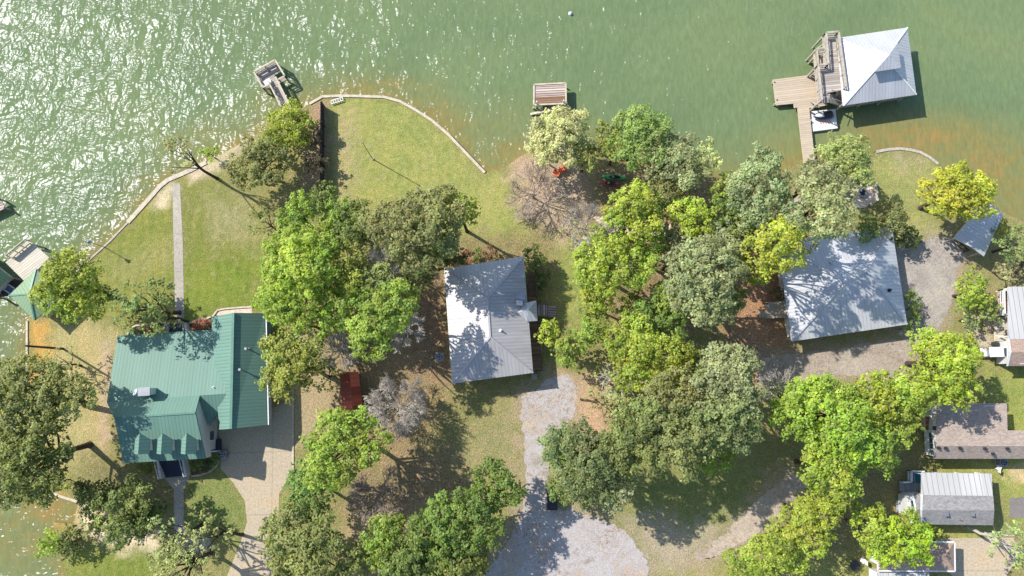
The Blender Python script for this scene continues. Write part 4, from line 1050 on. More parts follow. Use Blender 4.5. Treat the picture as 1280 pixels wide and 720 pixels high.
piles(t, [D1[0], D1[1], D1[2], D1[3], D1[6], D1[5], (D1[1] + D1[2]) / 2, (D1[0] + D1[6]) / 2, D2[0], D2[3]], zd - .1, .14)
mb = MB()
for i in range(10):
    f = i / 9; c0 = P(1036, 121, zd).lerp(P(1051, 127, .8), f); mb.box((c0.x, c0.y, zd - .2 - (zd - 1.0) * f), (.34, 1.1, .06), -.25)
mb.build('stair_treads', M['grey_planks'], t)
mb = MB(); a0, b0 = P(1036, 121, zd), P(1051, 127, .8)
for s in (-.55, .55): mb.beam((a0.x, a0.y + s, zd - .25), (b0.x, b0.y + s, .75), .07, .24); mb.beam((a0.x, a0.y + s, zd + .8), (b0.x, b0.y + s, 1.75), .08, .06)
mb.build('stair_stringers', M['grey_timber'], t)
mb = MB()
for (u, v, u2, v2) in ((1018, 63, 1030, 55), (1013, 95, 1022, 88), (1013, 126, 1024, 134), (1021, 108, 1027, 103)): mb.beam(P(u, v, .9), P(u2, v2, 2.6), .12, .12)
mb.build('brace', M['grey_timber'], t)
# low tan dock
zt = .75
t = thing('dock', 'tan plank dock with a wide platform and a straight walk to shore', 'dock', P(995, 115, 0), 'docks')
low = PX((966, 99.5, zt), (1011, 93.8, zt), (1030, 92, zt), (1034, 131.5, zt), (1011.5, 135.3, zt), (1016, 176, zt), (1019, 203, zt), (1005, 204, zt), (1001.5, 176, zt), (997, 134.5, zt), (993, 135, zt), (992, 129.5, zt), (970, 131.5, zt))
MB().prism(low, zt - .16, zt).build('deck_boards', M['tan_planks'], t, uvang=.12)
piles(t, PX((968, 101, zt), (970, 129, zt), (990, 98, zt), (1003, 150, zt), (1014, 150, zt), (1006, 175, zt), (1015, 175, zt), (1010, 95, zt)), zt - .02)
piles(t, PX((968.3, 103, zt), (971.3, 125, zt)), zt + .06, .09, 'mooring_post', 'dark_timber')
# floating jet-ski dock and craft
t = thing('floating_dock', 'white plastic floating dock pad beside the tan dock walk', 'floating dock', P(1030, 152, 0))
fl = PX((1013, 139, .32), (1044.5, 136, .32), (1047, 160.5, .32), (1016, 164.5, .32))
MB().prism(fl, -.15, .32).build('float', M['white_plastic'], t, bevel=.06)
mb = MB()
for i in range(5): c0 = P(1026 + 3 * i, 153.5 - .3 * i, .35); mb.box((c0.x, c0.y, .345), (.1, .35, .06), .5)
mb.build('rollers', M['orange_plastic'], t)
MB().prism(PX((1016.5, 158.5, .4), (1046.5, 155, .4), (1047, 160.3, .4), (1016.3, 164.2, .4)), .322, .42).build('front_lip', M['white_plastic'], t)
def loft(sections, n=14):
    """closed hull from (centre, half width, top z, bottom z, direction) rings"""
    mb = MB(); rings = []
    for (c, hw, zt_, zb_, side) in sections:
        ring = []
        for k in range(n):
            a = 2 * math.pi * k / n
            ca, sa = math.cos(a), math.sin(a)
            zz = (zt_ + zb_) / 2 + (zt_ - zb_) / 2 * (abs(sa) ** .7) * (1 if sa > 0 else -1)
            p = Vector(c) + Vector(side) * hw * ca; ring.append(Vector((p.x, p.y, zz)))
        rings.append([len(mb.v) + i for i in range(n)]); mb.v += ring
    for r0, r1 in zip(rings, rings[1:]):
        for k in range(n): mb.f.append([r0[k], r0[(k + 1) % n], r1[(k + 1) % n], r1[k]])
    mb.f.append(list(reversed(rings[0]))); mb.f.append(rings[-1])
    return mb
a, b = P(1041.5, 142.5, .7), P(1016.5, 146, .7)
d = (b - a).normalized(); side = Vector((-d.y, d.x, 0)); L = (b - a).length
t = thing('jet_ski', 'navy and white jet ski parked on the white floating pad', 'jet ski', ((a + b) / 2).to_2d().to_3d())
t.location.z = .33
loft([(a + d * L * f, w_, .33 + h_, .33 + z0, side) for f, w_, h_, z0 in ((0, .42, .42, .12), (.12, .55, .5, .02), (.4, .6, .55, 0), (.65, .56, .62, .02), (.85, .36, .66, .12), (1, .06, .6, .4))]).build('hull', M['navy'], t, smooth=True)
loft([(a + d * L * f, w_, .33 + h_, .33 + .45, side) for f, w_, h_ in ((.06, .16, .7), (.15, .22, .86), (.4, .22, .84), (.55, .17, .78))]).build('seat', M['black_plastic'], t, smooth=True)
loft([(a + d * L * f, w_, .33 + h_, .33 + .5, side) for f, w_, h_ in ((.53, .3, .8), (.62, .34, 1.02), (.75, .3, .9), (.92, .12, .72))]).build('hood', M['white_plastic'], t, smooth=True)
c0 = a + d * L * .58; mb = MB(); mb.beam(c0 + side * .4 + Vector((0, 0, .72)), c0 - side * .4 + Vector((0, 0, .72)), .06, .06); mb.build('handlebar', M['black_plastic'], t)
# fishing dock upper left
zt, zr_ = .9, 1.85
t = thing('dock', 'weathered grey fishing dock with railings reaching out from the leafy tree', 'dock', P(340, 100, 0), 'docks')
pl = PX((343.8, 74.8, zr_), (355.9, 94.9, zr_), (328.5, 109.3, zr_), (317, 89.4, zr_))
pz = [Vector((p.x, p.y, zt)) for p in pl]
wk = [P(338, 105, zt), P(347.5, 100, zt), P(367, 139, zt), P(357.5, 143.5, zt)]
op = [pz[1].lerp(pz[0], .62).lerp(pz[2].lerp(pz[3], .62), .12), pz[1].lerp(pz[0], .2).lerp(pz[2].lerp(pz[3], .2), .1), pz[1].lerp(pz[0], .2).lerp(pz[2].lerp(pz[3], .2), .42), pz[1].lerp(pz[0], .62).lerp(pz[2].lerp(pz[3], .62), .42)]
# deck boards left open round a little boat well
n_, e_, s_, w_ = pz
def lerp2(i, j): return (n_.lerp(e_, i)).lerp(w_.lerp(s_, i), j)
mb = MB(); mb.prism([lerp2(0, 0), lerp2(.38, 0), lerp2(.38, 1), lerp2(0, 1)], zt - .15, zt)
mb.prism([lerp2(.381, .36), lerp2(1, .36), lerp2(1, 1), lerp2(.381, 1)], zt - .15, zt); mb.prism([lerp2(.86, 0), lerp2(1, 0), lerp2(1, .359), lerp2(.86, .359)], zt - .15, zt)
mb.build('deck_boards', M['grey_planks'], t, uvang=.5)
MB().prism(wk, zt - .17, zt - .02).build('gangway', M['grey_planks'], t, uvang=-1.1)
mb = MB(); g1, g2 = s_.lerp(e_, .28), s_.lerp(e_, .72)
railing(mb, [g1, s_, w_, n_, e_, g2], zt, zr_ - zt, .10, 1.4, 2); mb.build('railing', M['seawall_cap'], t)
for k_ in ((0, 3), (1, 2)): mb = MB(); railing(mb, [wk[k_[0]], wk[k_[1]]], zt, .9, .09, 1.4); mb.build('gangway_railing', M['seawall_cap'], t)
mb = MB(); mb.prism([lerp2(.06, .06), lerp2(.2, .06), lerp2(.2, .94), lerp2(.06, .94)], zt + .42, zt + .48)
for j in (.1, .5, .9): c0 = lerp2(.13, j); mb.box((c0.x, c0.y, zt + .21), (.3, .1, .42), .5)
mb.build('bench', M['grey_planks'], t)
piles(t, [n_, e_, s_, w_, lerp2(.5, 0), lerp2(.5, 1), wk[0].lerp(wk[3], .5), wk[1].lerp(wk[2], .5)], zt - .02, .12)
c0 = lerp2(.72, .75); o = MB().box((c0.x, c0.y, zt + .2), (.9, .55, .4), .5).box((c0.x, c0.y, zt + .43), (.94, .6, .06), .5).build('storage_chest', M['white_plastic']); tag(o, 'pale storage chest standing on the grey fishing dock', 'chest')
# little slatted dock, top centre
zt = 1.35
t = thing('dock', 'small slatted dock with a pale frame and a lower landing by the cream tree', 'dock', P(688, 120, 0), 'docks')
q = PX((667.5, 106, zt), (707, 104, zt), (707.5, 129.5, zt), (667.2, 131.3, zt))
MB().prism(inset(q, .12), zt - .12, zt).build('deck_boards', M['rose_planks'], t, uvang=.05)
mb = MB()
for i in range(4): mb.beam(q[i] + Vector((0, 0, .03)), q[(i + 1) % 4] + Vector((0, 0, .03)), .2, .16)
mb.build('edge_frame', M['seawall_cap'], t)
mb = MB().prism(PX((669.5, 121.5, zt + .02), (706.2, 119.8, zt + .02), (706.5, 128.2, zt + .02), (669, 130, zt + .02)), zt + .004, zt + .02); mb.build('lower_boards', M['red_boards'] if 'red_boards' in M else M['brown_planks'], t, uvang=.05)
q2 = PX((687, 132, .75), (708, 131, .75), (708.5, 154, .75), (688, 154, .75)); MB().prism(q2, .62, .75).build('landing', M['rose_planks'], t, uvang=.05)
q3 = [P(702, 153, .7), P(716, 153, .7), P(722, 186, .7), P(704, 186, .7)]
q3 = PX((688.5, 154.3, .74), (708, 154.3, .74), (709, 190, .74), (690, 190, .74)); MB().prism(q3, .6, .74).build('gangway', M['rose_planks'], t, uvang=.05)
piles(t, q + q2[:2] + [q3[2], q3[3]], .62, .12)
for p in PX((670.5, 130, zt), (704, 128.5, zt)): MB().cyl((p.x, p.y, -.5), .09, zt + 1.3, 8).build('mooring_post', M['white_paint'], t)
t = thing('gangplank', 'loose pale plank leaning across the water beside the small slatted dock', 'plank', P(675, 141, 0))
mb = MB(); mb.beam(P(663, 142.6, .25), P(688, 137.2, .8), .28, .08); mb.build('board', M['seawall_cap'], t)
mb = MB(); [mb.beam(P(672 + 4 * i, 133, .9), P(673 + 4 * i, 139, .5), .1, .08) for i in range(4)]; mb.build('cleats', M['brown_planks'], t)
# boathouse group on the left edge
zt = 2.6
t = thing('sun_deck', 'raised tan sun deck with a pale bench next to the green boathouse roofs', 'deck', P(32, 326, 0))
q = PX((38, 301.5, zt), (61.5, 321.8, zt), (32, 353, zt), (6.6, 327.9, zt)); MB().prism(q, zt - .2, zt).build('deck_boards', M['cream_planks'], t, uvang=.7)
piles(t, inset(q, .25) + [(q[0] + q[1]) / 2, (q[1] + q[2]) / 2], zt - .1, .14)
mb = MB(); n_, e_, s_, w_ = q
mb.prism([n_.lerp(w_, .02), n_.lerp(w_, .74), (n_.lerp(w_, .74)).lerp(s_.lerp(e_, .26), .13), (n_.lerp(w_, .02)).lerp(e_.lerp(s_, .02), .16)], zt + .40, zt + .46)
for f in (.06, .38, .7): c0 = n_.lerp(w_, f) + (e_ - n_) * .07; mb.box((c0.x, c0.y, zt + .2), (.12, .12, .4), .7)
mb.build('bench_seat', M['seawall_cap'], t)
mb = MB(); mb.beam(n_ + Vector((0, 0, 1.0)), n_.lerp(w_, .76) + Vector((0, 0, 1.0)), .1, .24)
for f in (.0, .25, .5, .76): c0 = n_.lerp(w_, f); mb.box((c0.x, c0.y, zt + .5), (.1, .1, 1.0), .7)
mb.build('railing', M['seawall_cap'], t)
e, ap = 3.2, 4.6
t = thing('boathouse', 'boathouse at the left edge with green metal hip roof beside the sun deck', 'boathouse', P(-10, 345, 0), 'boathouses')
a, b, c_, d = PX((-45, 302, e), (11.5, 345.5, e), (-12, 371, e), (-68, 330, e)); r1, r2 = PX((-8, 332, ap), (-40, 330, ap))
roof_mb([[a, b, r1, r2], [b, c_, r1], [c_, d, r2, r1], [d, a, r2]], .18).build('roof', M['light_green_roof'], t)
q = inset([a, b, c_, d], .5); piles(t, q, e, .15); MB().prism(q, .9, e - .12).build('wall', M['white_siding'], t)
t = thing('gazebo', 'square gazebo with a four-sided green metal roof above the orange sand', 'gazebo', P(44, 372, 0))
e, ap = G + 2.7, G + 3.7
a, b, c_, d = PX((45, 336, e), (77, 369, e), (43.5, 400.5, e), (11, 369.5, e)); AP = P(43.5, 369, ap)
AP.x, AP.y = ((a + b + c_ + d) / 4).x, ((a + b + c_ + d) / 4).y
g = roof_mb([[a, b, AP], [b, c_, AP], [c_, d, AP], [d, a, AP]], .16).build('roof', M['light_green_roof'], t); seam(g, [(x, AP) for x in (a, b, c_, d)], 'green_trim', .18)
q = inset([a, b, c_, d], .45); piles(t, q, e, .12, 'post', 'white_paint'); MB().prism(q, .45, .62).build('floor', M['grey_planks'], t, uvang=.7)
t = thing('dock_link', 'dark link deck with a pale framed hatch between the green boathouse roofs', 'deck', P(14, 362, 0))
q = PX((13, 347, 1.6), (30, 352, 1.6), (20, 368, 1.6), (-4, 372, 1.6)); MB().prism(q, 1.42, 1.6).build('deck_boards', M['dark_timber'], t); piles(t, q, 1.5)
f = PX((10, 355, 1.7), (19, 361, 1.7), (14, 368, 1.7), (5, 362, 1.7)); MB().prism(f, 1.604, 1.72).build('hatch', M['solar_glass'], t)
mb = MB(); [mb.beam(f[i] + Vector((0, 0, .02)), f[(i + 1) % 4] + Vector((0, 0, .02)), .14, .1) for i in range(4)]; mb.build('hatch_frame', M['white_paint'], t)
t = thing('dock', 'tip of a neighbouring dock just showing at the left picture edge', 'dock', P(-4, 256, 0), 'docks')
q = PX((-30, 262, .9), (1, 249.5, .9), (6.5, 260, .9), (-24, 275, .9)); MB().prism(q, .76, .9).build('deck_boards', M['rose_planks'], t, uvang=.4); piles(t, q, 1.3, .13)
# ------------------------------------------------------------------ yard objects
# privacy fence
a, b = P(405.5, 134.5), P(405, 258)
t = thing('privacy_fence', 'tall dark board fence between the leafy trees and the mown lakeside lawn', 'fence', (a + b) / 2)
d = (b - a); L = d.length; dn = d.normalized()
mb = MB()
k = int(L / .16)
for i in range(k):
    c0 = a + dn * (i + .5) * .16; mb.box((c0.x, c0.y, G + .95), (.025, .15, 1.82 + .04 * (i % 3)), math.atan2(dn.y, dn.x) - math.pi / 2)
mb.build('boards', M['fence_boards'], t)
mb = MB(); [mb.beam(a + Vector((.06, 0, z)), b + Vector((.06, 0, z)), .07, .09) for z in (.35, 1.0, 1.65)]; mb.build('rails', M['dark_timber'], t)
n_ = int(L / 2.4)
for i in range(n_ + 1):
    c0 = a + d * i / n_; MB().box((c0.x + .12, c0.y, G + .98), (.11, .11, 2.0)).build('post', M['dark_timber'], t)
# poles
p = P(466, 199); t = thing('flagpole', 'slim bare flagpole standing on the mown lakeside lawn', 'flagpole', p)
MB().tube([(p.x, p.y, G - .2), (p.x, p.y, G + 6.2)], [.07, .045], 8).build('pole', M['grey_metal'], t)
MB().cyl((p.x, p.y, G), .2, .12, 12).build('base', M['old_concrete'], t); MB().cyl((p.x, p.y, G + 6.2), .09, .14, 8).build('finial', M['grey_metal'], t)
p = P(79, 436); t = thing('utility_pole', 'dark timber utility pole beside the orange sand, left of the green house', 'utility pole', p)
MB().tube([(p.x, p.y, G - .3), (p.x, p.y, G + 6.6)], [.15, .11], 8).build('pole', M['dark_timber'], t)
mb = MB(); mb.beam((p.x, p.y - .55, G + 6.1), (p.x, p.y + .55, G + 6.1), .09, .11); mb.build('cross_arm', M['dark_timber'], t)
for s in (-.45, 0, .45): MB().cyl((p.x, p.y + s, G + 6.16), .05, .16, 8).build('insulator', M['grey_metal'], t)
p = P(131, 309); t = thing('birdhouse_pole', 'small round birdhouse on a thin pole at the edge of the sloping shore lawn', 'birdhouse', p)
MB().tube([(p.x, p.y, G - .2), (p.x, p.y, G + 3.0)], [.05, .04], 8).build('pole', M['grey_metal'], t)
h_ = MB().cyl((p.x, p.y, G + 2.9), .17, .4, 10).build('birdhouse', M['white_paint'], t)
MB().tube([(p.x, p.y, G + 3.30), (p.x, p.y, G + 3.5)], [.25, .03], 10).build('birdhouse_roof', M['grey_metal'], h_)
# kayak, canoe
def hull(name, label, cat, u0, v0, u1, v1, hw, mname, rim, yawoff=0, lift=.05, group='boats pulled up on shore'):
    a, b = P(u0, v0), P(u1, v1); d = (b - a).normalized(); s = Vector((-d.y, d.x, 0)); L = (b - a).length
    t = thing(name, label, cat, (a + b) / 2, group)
    sec = []
    for i in range(11):
        f = i / 10; w_ = hw * (math.sin(math.pi * min(max(f, .02), .98))) ** .6
        sec.append((a + d * L * f, w_, G + lift + .36 + .12 * abs(2 * f - 1) ** 2, G + lift + .10 * abs(2 * f - 1) ** 2, s))
    loft(sec).build('hull', M[mname], t, smooth=True)
    c0 = a + d * L * .5
    mb = MB(); n = 16
    for i in range(n):
        A_, B_ = 2 * math.pi * i / n, 2 * math.pi * (i + 1) / n
        def q(r, an, z): return c0 + d * (.62 * r * math.cos(an)) + s * (hw * .62 * r * math.sin(an)) + Vector((0, 0, z))
        mb.face([q(1.18, A_, lift + .40), q(1.18, B_, lift + .40), q(1, B_, lift + .40), q(1, A_, lift + .40)])
        mb.face([q(1.18, A_, lift + .30), q(1.18, B_, lift + .30), q(1.18, B_, lift + .40), q(1.18, A_, lift + .40)])
        mb.face([q(1, A_, lift + .385), q(1, B_, lift + .385), q(0, 0, lift + .365)])
    mb.build('cockpit', M['black_plastic'], t)
    c1 = c0 - d * .25; MB().box((c1.x, c1.y, G + lift + .44), (.30, hw * .8, .10), math.atan2(d.y, d.x)).build('seat', M[rim], t)
    return t
hull('kayak', 'bright green kayak lying under the trees by the shore', 'kayak', 752.6, 221.5, 783.5, 223.5, .36, 'kayak_green', 'grey_metal')
hull('kayak', 'dark red kayak lying in the shade just below the green kayak', 'kayak', 751, 229, 774, 231.5, .36, 'red_plastic', 'grey_metal')
def adirondack(u, v, yaw, label):
    p = P(u, v, G + .4); p.z = G; t = thing('garden_chair', label, 'chair', p, 'garden chairs by the water')
    R = Matrix.Rotation(yaw, 3, 'Z')
    def w(x, y, z): return p + R @ Vector((x, y, z))
    mb = MB(); mb.beam(w(.32, 0, .38), w(-.25, 0, .26), .56, .05); mb.build('seat', M['orange_plastic'], t)
    mb = MB()
    for i in range(5): mb.beam(w(-.22, -.24 + .12 * i, .26), w(-.55, -.28 + .14 * i, 1.0 - .05 * abs(i - 2)), .10, .03)
    mb.build('backrest', M['orange_plastic'], t)
    for s in (-.34, .34):
        mb = MB(); mb.beam(w(.36, s, .58), w(-.40, s, .56), .13, .03); mb.build('armrest', M['orange_plastic'], t)
        mb = MB(); mb.beam(w(.32, s, 0), w(.32, s, .57), .08, .05); mb.beam(w(.3, s * .9, .36), w(-.6, s * .9, .03), .05, .1); mb.build('leg', M['orange_plastic'], t)
adirondack(704, 211, .5, 'orange garden chair nearer the cream tree, right one of the pair')
adirondack(696.5, 217, -.6, 'orange garden chair at the top of the shore steps, left one of the pair')
t = thing('shore_steps', 'flight of broad tan timber steps below the orange garden chairs', 'steps', P(697, 231))
mb = MB()
for i in range(8): c0 = P(696.5 + .5 * i, 224 + 2.0 * i); mb.box((c0.x, c0.y, G + .06 + .05 * i), (1.1, .17, .12 + .1 * i), -.1)
mb.build('treads', M['tan_planks'], t)
# patio with fire pit
c0 = P(1074, 241); t = thing('patio', 'round stone-paved patio with a low curved seat wall beside the small lawn', 'patio', c0)
MB().cyl((c0.x, c0.y, G - .1), 2.0, .13, 28).build('paving', M['pavers'], t)
mb = MB(); n = 12
for i in range(n):
    A_, B_ = -1.0 + 2.0 * i / n, -1.0 + 2.0 * (i + 1) / n
    def q(r, an, z): return Vector((c0.x + r * math.cos(an), c0.y + r * math.sin(an), z))
    for (r0, r1, z) in ((1.85, 2.2, G + .45),):
        mb.face([q(r0, A_, z), q(r1, A_, z), q(r1, B_, z), q(r0, B_, z)]); mb.face([q(r1, A_, G), q(r1, B_, G), q(r1, B_, z), q(r1, A_, z)]); mb.face([q(r0, B_, G), q(r0, A_, G), q(r0, A_, z), q(r0, B_, z)])
mb.build('seat_wall', M['pale_stone'], t)
for an in (.45, -.45): MB().box((c0.x + 2.1 * math.cos(an), c0.y + 2.1 * math.sin(an), G + .3), (.5, .5, .62), an).build('pier', M['pale_stone'], t)
c1 = P(1077, 241.5); t = thing('fire_pit', 'dark ringed fire pit in the middle of the stone patio', 'fire pit', c1)
MB().ring((c1.x, c1.y, 0), .42, .62, G + .03, G + .38, 18).build('ring', M['grey_metal'], t); MB().cyl((c1.x, c1.y, G + .03), .42, .12, 14).build('ashes', M['black_plastic'], t)
# bench
p = P(990, 253); t = thing('bench', 'brown log bench on bare ground left of the grey-green waterside oak', 'bench', p)
d = (P(1001, 248) - P(978, 259)).normalized(); s = Vector((-d.y, d.x, 0))
mb = MB(); mb.beam(p - d * 1.2 + Vector((0, 0, .45)), p + d * 1.2 + Vector((0, 0, .45)), .38, .09); mb.build('seat', M['grey_timber'], t)
for k in (-.8, .8): c0 = p + d * k; MB().box((c0.x, c0.y, G + .2), (.16, .34, .4), math.atan2(d.y, d.x)).build('leg', M['dark_timber'], t)
# logs and stump
def log(u0, v0, u1, v1, r, label):
    a, b = P(u0, v0, G + r), P(u1, v1, G + r); t = thing('log', label, 'log', ((a + b) / 2), 'fallen logs')
    t.location.z = G
    MB().tube([a, a.lerp(b, .5) + Vector((.05, .05, 0)), b], [r, r * .95, r * .8], 8).build('trunk', M['bark'], t)
    for f in (.3, .7):
        q = a.lerp(b, f); MB().tube([q, q + Vector((.2, .15, r * 1.6))], [r * .3, r * .2], 5).build('branch_stub', M['bark'], t)
log(437, 692, 451, 682, .16, 'dark log on bare earth above the olive tree at the bottom edge')
log(725, 499, 745, 503, .13, 'short dark log on the orange dirt beside the gravel drive')
log(1262, 349, 1285, 321, .14, 'dark fallen limb near the right edge above the white ribbed roof')
# carts
def cart(u, v, yaw, roof, body, label):
    p = P(u, v, G + 1.8); p.z = G; t = thing('golf_cart', label, 'golf cart', p, 'golf carts'); R = Matrix.Rotation(yaw, 3, 'Z')
    def w(x, y, z): return p + R @ Vector((x, y, z))
    mb = MB(); c = w(0, 0, .5); mb.box(c, (2.3, 1.1, .32), yaw); c = w(.85, 0, .74); mb.box(c, (.6, 1.05, .34), yaw); mb.build('body', M[body], t, bevel=.05)
    mb = MB(); mb.box(w(-.25, 0, .85), (.5, 1.0, .16), yaw); mb.box(w(-.52, 0, 1.1), (.1, 1.0, .45), yaw); mb.build('seat', M['grey_metal'], t, bevel=.03)
    mb = MB().box(w(-.05, 0, 1.86), (1.75, 1.2, .09), yaw); mb.build('canopy', M[roof], t, bevel=.04)
    for x in (.75, -.85):
        for y in (.5, -.5): MB().tube([w(x, y, .6), w(x * .92, y, 1.84)], [.03, .03], 6).build('canopy_post', M['dark_metal'], t)
    for x in (.75, -.75):
        for y in (.52, -.52):
            wl = MB().tube([w(x, y - .09, .24), w(x, y + .09, .24)], [.24, .24], 14).build('wheel', M['black_plastic'], t); MB().tube([w(x, y - .1, .24), w(x, y + .1, .24)], [.1, .1], 10).build('rim', M['grey_metal'], wl)
    mb = MB().tube([w(.55, .2, .8), w(.35, .2, 1.15)], [.03, .03], 6); mb.build('steering_column', M['dark_metal'], t)
cart(690.5, 627.5, math.pi / 2, 'black_plastic', 'navy', 'black golf cart tucked under tree leaves beside the gravel turnaround')
cart(1246, 440, .02, 'white_paint', 'white_plastic', 'white golf cart parked by the brown shingles at the right edge')
# chairs / small stuff on the mobile-home side
def patio_chair(u, v, yaw, mname, label, z=G):
    p = P(u, v, z + .4); p.z = z; t = thing('patio_chair', label, 'chair', p, 'patio chairs'); R = Matrix.Rotation(yaw, 3, 'Z')
    def w(x, y, zz): return p + R @ Vector((x, y, zz))
    MB().box(w(0, 0, .43), (.55, .55, .06), yaw).build('seat', M[mname], t)
    mb = MB(); mb.beam(w(-.26, 0, .45), w(-.36, 0, .95), .52, .05); mb.build('backrest', M[mname], t)
    for x in (-.23, .23):
        for y in (-.23, .23): MB().box(w(x, y, .2), (.05, .05, .42), yaw).build('leg', M[mname], t)
patio_chair(1248.5, 585, 1.0, 'white_plastic', 'white chair on grass between two mobile homes')
patio_chair(1078.5, 700.5, 2.5, 'white_plastic', 'white chair under the lime tree left of the brown garage')
patio_chair(1255, 378, 2.0, 'red_plastic', 'red-brown chair at the middle of the railed deck at the right edge', G + .55)
patio_chair(1254.5, 369, 3.6, 'dark_metal', 'black chair at the upper end of the railed deck at the right edge', G + .55)
p = P(1066.5, 706); t = thing('fire_bowl', 'dark round fire bowl on a dirt patch left of the brown garage', 'fire bowl', p)
MB().tube([(p.x, p.y, G + .1), (p.x, p.y, G + .22), (p.x, p.y, G + .45)], [.25, .5, .62], 16).build('bowl', M['dark_metal'], t)
for k in range(3): q = p + Vector((.3 * math.cos(k * 2.1), .3 * math.sin(k * 2.1), 0)); MB().cyl((q.x, q.y, G - .02), .04, .25, 6).build('leg', M['dark_metal'], t)
p = P(1243.5, 430.5, G + .8); t = thing('grill', 'dark covered grill at the end of the cream deck near the golf cart', 'grill', (p.x, p.y, G))
loft([(Vector((p.x + x, p.y, 0)), w_, G + .95 + h_, G + .72, Vector((0, 1, 0))) for x, w_, h_ in ((-.42, .22, 0), (-.38, .3, .18), (.38, .3, .18), (.42, .22, 0))]).build('lid', M['dark_metal'], t)
for x in (-.32, .32):
    for y in (-.2, .2): MB().box((p.x + x, p.y + y, G + .37), (.05, .05, .74)).build('leg', M['grey_metal'], t)
MB().box((p.x + .68, p.y, G + .8), (.42, .4, .04)).build('side_shelf', M['grey_metal'], t)
# white trailer at the bottom edge
q = PX((1096, 715.5, G + 2.3), (1162, 716, G + 2.3), (1162, 742, G + 2.3), (1096, 742, G + 2.3)); t = thing('cargo_trailer', 'white box trailer parked at the bottom edge below the brown garage', 'trailer', loc_of(q))
MB().prism(q, G + .55, G + 2.25).build('body', M['white_paint'], t)
mb = MB(); mb.prism(inset(q, .05), G + 2.252, G + 2.3)
for i in range(9): A_, B_ = q[0].lerp(q[1], (i + .5) / 9), q[3].lerp(q[2], (i + .5) / 9); mb.beam(A_ + Vector((0, -.1, .02)), B_ + Vector((0, .1, .02)), .1, .05)
mb.build('roof', M['white_roof'], t)
for f in (.35, .65):
    for e_ in ((q[0], q[1]), (q[3], q[2])):
        c0 = e_[0].lerp(e_[1], f); MB().tube([(c0.x, c0.y - .1, G + .33), (c0.x, c0.y + .1, G + .33)], [.33, .33], 14).build('wheel', M['black_plastic'], t)
p = P(713, 17, .1); t = thing('mooring_buoy', 'small white float far out on the open green water', 'buoy', (p.x, p.y, 0))
MB().tube([(p.x, p.y, -.3), (p.x, p.y, -.1), (p.x, p.y, .18), (p.x, p.y, .32)], [.1, .26, .26, .08], 14).build('float', M['white_plastic'], t, smooth=True)
MB().tube([(p.x, p.y, .3), (p.x, p.y, .5)], [.04, .04], 8).build('post', M['white_plastic'], t)
t = thing('ladder', 'pale folding ladder lying against the sea wall at the top of the lawn', 'ladder', P(421, 125))
mb = MB(); A_, B_ = P(413.5, 126, G + .25), P(428, 121.5, G + .25); s = Vector((0.1, -.42, 0))
for e_ in (0, 1): mb.beam(A_ + s * e_, B_ + s * e_, .09, .09)
for i in range(6): mb.beam(A_.lerp(B_, i / 5), A_.lerp(B_, i / 5) + s, .07, .05)
mb.build('frame', M['white_paint'], t)

# ------------------------------------------------------------------ trees
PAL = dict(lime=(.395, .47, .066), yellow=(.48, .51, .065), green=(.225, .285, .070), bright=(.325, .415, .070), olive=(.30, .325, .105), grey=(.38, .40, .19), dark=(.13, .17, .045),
           cream=(.60, .60, .27), gold=(.37, .385, .075), rust=(.40, .19, .11), pale=(.40, .44, .16))
def unit(rg, n):
    v = rg.normal(size=(n, 3)); return v / np.linalg.norm(v, axis=1)[:, None]
def leaves_mesh(name, centers, normals, sizes, tint, rg):
    n = len(centers)
    nr = normals / (np.linalg.norm(normals, axis=1)[:, None] + 1e-9)
    ref = unit(rg, n); t1 = np.cross(nr, ref); t1 /= np.linalg.norm(t1, axis=1)[:, None] + 1e-9
    t2 = np.cross(nr, t1); s1 = sizes[:, None] * .5; s2 = s1 * rg.uniform(.5, .85, (n, 1)); bend = nr * s1 * rg.uniform(.1, .5, (n, 1))
    V = np.empty((n, 4, 3)); V[:, 0] = centers - t1 * s1 - bend * .6; V[:, 1] = centers - t2 * s2 + bend * .3; V[:, 2] = centers + t1 * s1 - bend * .6; V[:, 3] = centers + t2 * s2 + bend * .3
    me = bpy.data.meshes.new(name); me.vertices.add(4 * n); me.vertices.foreach_set('co', V.astype(np.float32).ravel())
    me.loops.add(4 * n); me.loops.foreach_set('vertex_index', np.arange(4 * n, dtype=np.int32))
    me.polygons.add(n); me.polygons.foreach_set('loop_start', np.arange(0, 4 * n, 4, dtype=np.int32))
    try: me.polygons.foreach_set('loop_total', np.full(n, 4, dtype=np.int32))
    except Exception: pass
    me.update(calc_edges=True)
    c = np.ones((4 * n, 4), np.float32); c[:, :3] = np.repeat(tint, 4, axis=0)
    me.color_attributes.new('tint', 'FLOAT_COLOR', 'POINT').data.foreach_set('color', c.ravel())
    me.materials.append(M['foliage'])
    return me
